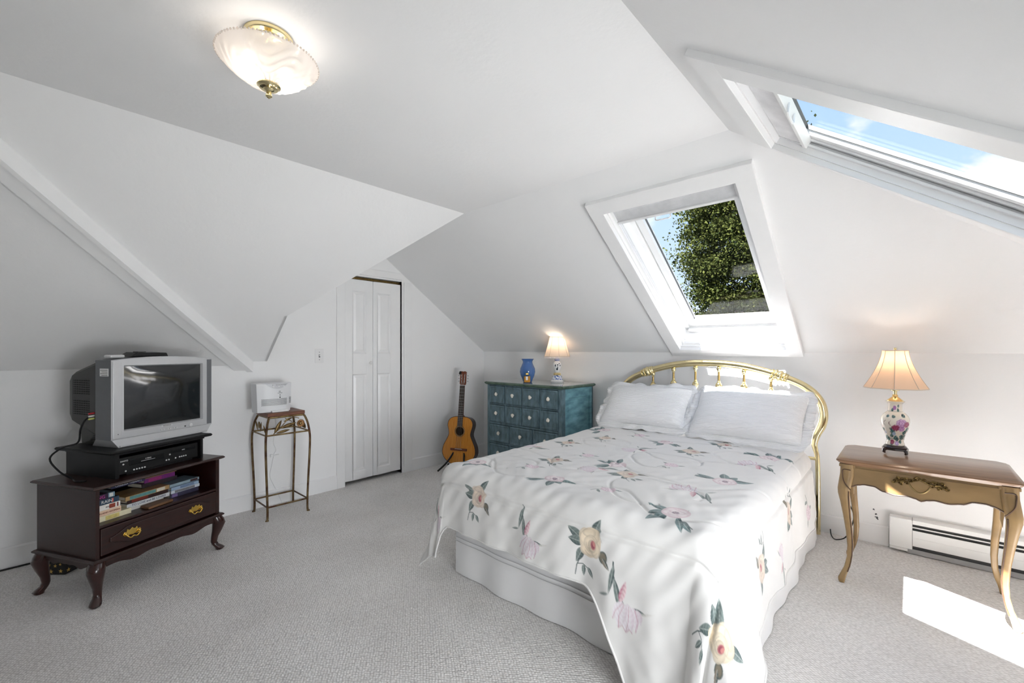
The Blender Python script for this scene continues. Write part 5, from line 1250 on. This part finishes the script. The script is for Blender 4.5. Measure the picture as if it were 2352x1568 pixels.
# foot drop, left to right (u = across to the right is -y)
MI = -1
tulip(P, *onfoot(1.93,.34), .0, .125, MI); rose(P, *onfoot(1.59,.50), .0, .125, MI)
tulip(P, *onfoot(1.255,.40), .1, .125, MI); rose(P, *onfoot(.945,.465), -.05, .135, MI, s2l(224,208,184))
tulip(P, yr_+.235, xf-.355, .0, .13, MI); rose(P, yr_-.20, xf-.28, .75, .150, MI, s2l(228,214,190))
mum(P, yr_+.02, xf-.18, .4, .0001)
# top, unprojected from the picture
for f, (x, y), rot, sz, mir in [
    (peony,(1.66,.675),-.15,.135,-1),(peony,(1.70,1.275),.3,.12,1),(mum,(1.745,1.01),.3,.08,-1),(mum,(1.80,1.50),.1,.09,-1),(peony,(1.66,1.78),.5,.12,1),
    (tulip,(1.99,1.22),1.3,.12,-1),(rose,(2.00,1.50),-.9,.12,-1),(rose,(2.02,1.06),-1.0,.125,-1),(mum,(2.22,1.42),.2,.085,-1),(peony,(2.16,1.20),.9,.12,-1),(tulip,(2.55,1.28),1.2,.12,-1),
    (rose,(2.44,1.72),-.8,.12,-1),(rose,(2.72,1.00),-.9,.125,-1),(mum,(2.34,.965),.2,.085,-1),(peony,(2.85,1.22),-.6,.12,-1),(rose,(2.72,1.60),-.8,.11,-1),
    (tulip,(1.97,.73),2.6,.14,-1),(peony,(2.22,.655),2.2,.13,-1),(tulip,(2.63,.63),2.5,.125,-1),(peony,(2.85,.60),2.3,.13,-1),(rose,(3.02,.90),-.6,.12,-1),(mum,(2.95,1.45),.3,.09,-1),(peony,(2.95,1.75),.5,.12,-1),(tulip,(2.2,1.82),1.2,.12,1),(rose,(1.86,1.66),.3,.0001,1)]:
    f(P, y, x, rot, sz, mir)
# right hand drop
for f, x, q, rot, sz, mir in [(rose,2.52,.23,2.0,.13,-1),(rose,1.98,.30,1.6,.125,-1),(tulip,2.25,.36,2.4,.10,-1),(mum,2.95,.34,1.0,.10,-1),(peony,2.80,.14,2.2,.0001,1)]:
    f(P, yr_-q, x, rot, sz, mir)
for f, x, q, rot, sz in [(rose,2.2,.2,-2,.12),(tulip,2.8,.25,-2,.12),(tulip,1.75,.33,-2.2,.11)]:
    f(P, yl_+q, x, rot, sz, 1)
cmf = thing('comforter', 'white comforter printed with roses and tulips spread over the brass bed', 'comforter', (0,0,0))
me = bpy.data.meshes.new('quilted_cover')
idx = np.arange(nS*nT).reshape(nS, nT)
Fq = np.stack([idx[:-1,:-1],idx[1:,:-1],idx[1:,1:],idx[:-1,1:]], -1).reshape(-1,4)
me.vertices.add(nS*nT); me.vertices.foreach_set('co', np.stack([X,Y,Z],-1).ravel())
me.loops.add(len(Fq)*4); me.loops.foreach_set('vertex_index', Fq.ravel().astype(np.int32))
me.polygons.add(len(Fq)); me.polygons.foreach_set('loop_start', (np.arange(len(Fq))*4).astype(np.int32))
me.polygons.foreach_set('use_smooth', np.ones(len(Fq), dtype=bool)); me.update(); me.validate()
co_ = bpy.data.objects.new('quilted_cover', me); COL.objects.link(co_); co_.parent = cmf
setcol(co_, P.C); me.materials.append(mat('printed_cotton', (.8,.8,.8), .75, attr='print', sheen=.25))
G3 = np.stack([X,Y,Z],-1).reshape(nS,nT,3)
hemp = [tuple(G3[0,j]) for j in range(nT-1,-1,-6)]+[tuple(G3[i,0]) for i in range(0,nS,6)]+[tuple(G3[-1,j]) for j in range(0,nT,6)]
b = MB(); b.tube([(p[0],p[1],max(p[2],.012)) for p in hemp], .0045, 8); b.build('rolled_hem', mat('comforter_hem', (.69,.68,.665), .85, var=.04, vscale=20), cmf, smooth=True)

# ------------------------------------------------------------------ pillows
def sham_mat():
    m = bpy.data.materials.new('quilted_sham_cotton'); m.use_nodes = True; t = m.node_tree; p = t.nodes['Principled BSDF']
    p.inputs['Base Color'].default_value = (.87,.87,.875,1); p.inputs['Roughness'].default_value = .9; p.inputs['Sheen Weight'].default_value = .2
    c = N(t,'ShaderNodeTexCoord'); w = N(t,'ShaderNodeTexWave'); w.inputs['Scale'].default_value = 22; w.inputs['Distortion'].default_value = 9; w.inputs['Detail'].default_value = 2; w.inputs['Detail Scale'].default_value = 1.4
    mp = N(t,'ShaderNodeMapping'); mp.inputs['Scale'].default_value = (.35,1,1); mp.inputs['Rotation'].default_value = (0,0,1.2)
    t.links.new(c.outputs['Object'], mp.inputs[0]); t.links.new(mp.outputs[0], w.inputs['Vector'])
    b = N(t,'ShaderNodeBump'); b.inputs['Strength'].default_value = .55; b.inputs['Distance'].default_value = .006
    t.links.new(w.outputs['Fac'], b.inputs['Height']); t.links.new(b.outputs[0], p.inputs['Normal'])
    return m
M['sham'] = sham_mat()
def pillow(cx, cy, cz, tilt, hw, hh, thick, label, seed, yaw=0, roll=0):
    t = thing('pillow', label, 'pillow', (cx,cy,cz), 0, 'pillows on the brass bed')
    t.rotation_euler = (Matrix.Rotation(yaw,3,'Z') @ Matrix.Rotation(-PI/2,3,'Z') @ Matrix.Rotation(tilt,3,'X') @ Matrix.Rotation(roll,3,'Z')).to_euler()
    # local: x across, y up the pillow, z out of the front
    n1, n2 = 64, 44; rn = random.Random(seed); ph = [rn.uniform(0,6) for _ in range(6)]
    b = MB(); vs = []; fs = []
    for side in (1,-1):
        base = len(vs)
        for j in range(n2+1):
            for i in range(n1+1):
                u, v = i/n1*2-1, j/n2*2-1
                pin = 1-.05*(1-abs(v)**2)*abs(u)**6; pin2 = 1-.07*(1-abs(u)**2)*abs(v)**6
                z = thick*((1-u**4)*(1-v**4))**.55*(1-.12*v)
                z += .008*math.sin(3*u+ph[0])*math.sin(4*v+ph[1])*(1-u*u)*(1-v*v) - .010*max(0,abs(u)-.55)*math.sin(9*v+ph[2])*(1-abs(v))
                vs.append((u*hw*pin, v*hh*pin2, side*z))
        for j in range(n2):
            for i in range(n1):
                a = base+j*(n1+1)+i; fs.append((a,a+1,a+n1+2,a+n1+1))
    b.add(vs, fs); b.build('cushion', M['sham'], t, smooth=True, ang=80)
    b = MB(); vs = []; fs = []; Np = 240
    for k_ in range(Np):
        a = 2*PI*k_/Np; c, s = math.cos(a), math.sin(a); q = (abs(c)**9+abs(s)**9)**(-1/9)
        for m_i, f in enumerate([0,.33,.66,1.]):
            fw_ = .050*f*(1+.16*abs(math.sin(a*13))*f)
            w_ = .010*f*math.sin(a*17+ph[3])+.012*f*math.sin(a*5+ph[4])
            vs.append((c*q*(hw*.95+fw_), s*q*(hh*.93+fw_), w_))
    for k_ in range(Np):
        for m_i in range(3):
            a = k_*4+m_i; b_ = ((k_+1) % Np)*4+m_i; fs.append((a,b_,b_+1,a+1))
    b.add(vs, fs); b.build('scalloped_flange', M['sham'], t, smooth=True, solid=.004, ang=80)
    return t
pillow(3.255,1.55,.785,math.radians(47),.335,.185,.085,'white quilted pillow on the left half of the bed, farther from the lamp table',1, .03, .02)
pillow(3.245,.822,.787,math.radians(48),.345,.190,.088,'white quilted pillow on the right half of the bed, nearer the lamp table',2, -.02, -.01)

# ================================================================== outside
struct(MB().box(-60,140,-90,90,-3.2,-3.0).build('ground_outside', mat('lawn', (.025,.036,.012), .95, col2=(.016,.028,.008), vscale=.6)))
leafm = bpy.data.materials.new('tree_leaf'); leafm.use_nodes = True; tt = leafm.node_tree; tt.nodes.clear()
oo = N(tt,'ShaderNodeOutputMaterial'); mixs = N(tt,'ShaderNodeMixShader'); d_ = N(tt,'ShaderNodeBsdfPrincipled'); tl = N(tt,'ShaderNodeBsdfTranslucent')
at = N(tt,'ShaderNodeAttribute', attribute_name='tint'); tt.links.new(at.outputs['Color'], d_.inputs['Base Color']); tt.links.new(at.outputs['Color'], tl.inputs[0])
d_.inputs['Roughness'].default_value = .8; d_.inputs['Specular IOR Level'].default_value = .05; mixs.inputs[0].default_value = .3
tt.links.new(d_.outputs[0], mixs.inputs[1]); tt.links.new(tl.outputs[0], mixs.inputs[2]); tt.links.new(mixs.outputs[0], oo.inputs[0])
bark = mat('tree_bark', s2l(96,86,68), .9, var=.4, vscale=6, stretch=(4,4,1))
def tree(name, label, base, crown, rad, nclump, nleaf, seed, lsz, cat='tree', branches=14):
    rn = np.random.RandomState(seed)
    t = thing(name, label, cat, base)
    bx, by, bz = base; c = np.array(crown)-np.array(base)
    u = rn.normal(size=(nclump,3)); u /= np.linalg.norm(u,axis=1)[:,None]; rr_ = rn.uniform(.35,1.,nclump)**.6
    cl = c+u*rr_[:,None]*np.array(rad)
    b = MB(); b.tube(smoothpath([(0,0,0),(.1,.05,c[2]*.4),(c[0]*.6,c[1]*.6,c[2]*.8),(c[0],c[1],c[2]+rad[2]*.6)],4), [.24]*4+[.2]*4+[.13]*4+[.04], 10)
    tr = b.build('trunk', bark, t, smooth=True)
    for k_ in range(min(branches, nclump)):
        e_ = cl[k_]; s0 = np.array([c[0]*.6, c[1]*.6, min(e_[2]-.3, c[2]*.8+.2*k_/branches)]) if e_[2] > c[2]*.5 else np.array([.08,.04,c[2]*.5])
        mid = (s0+e_)/2+np.array([0,0,.25]); b = MB(); b.tube(smoothpath([s0,mid,e_],5), [.07-.006*i for i in range(11)], 6); b.build('branch', bark, t, smooth=True)
    per = nleaf//nclump; n = per*nclump
    ctr = np.repeat(cl, per, 0)+rn.normal(size=(n,3))*np.array([.30,.30,.17])
    ax = rn.normal(size=(n,3)); ax /= np.linalg.norm(ax,axis=1)[:,None]; nr = rn.normal(size=(n,3))+np.array([0,0,1.2]); sd_ = np.cross(ax,nr); sd_ /= np.linalg.norm(sd_,axis=1)[:,None]
    L_ = lsz*rn.uniform(.7,1.3,n)[:,None]
    v = np.stack([ctr, ctr+ax*L_*.5+sd_*L_*.33, ctr+ax*L_, ctr+ax*L_*.5-sd_*L_*.33],1).reshape(-1,3)
    me = bpy.data.meshes.new('foliage'); me.vertices.add(len(v)); me.vertices.foreach_set('co', v.ravel()); me.loops.add(len(v)); me.loops.foreach_set('vertex_index', np.arange(len(v),dtype=np.int32)); me.polygons.add(n); me.polygons.foreach_set('loop_start', (np.arange(n)*4).astype(np.int32)); me.update()
    g_ = rn.uniform(0,1,n); cc = np.array([.015,.023,.006])[None]*(1-g_)[:,None]+np.array([.055,.062,.016])[None]*g_[:,None]
    ca = me.color_attributes.new('tint','FLOAT_COLOR','POINT'); ca.data.foreach_set('color', np.hstack([np.repeat(cc,4,0),np.ones((n*4,1))]).astype(np.float32).ravel())
    me.materials.append(leafm); o = bpy.data.objects.new('foliage', me); COL.objects.link(o); o.parent = t; o['kind'] = 'stuff'
    return t
tree('broadleaf_tree', 'large leafy green tree outside, filling the skylight above the bed', (15.6,3.5,-3), (15.4,3.45,4.5), (2.4,2.25,3.1), 270, 100000, 11, .088)
tree('hedge', 'pale green hedge beyond the garden, behind the large leafy tree', (22,5,-3), (22,5,1.0), (1.4,8.0,2.5), 260, 70000, 5, .26, 'hedge', 3)
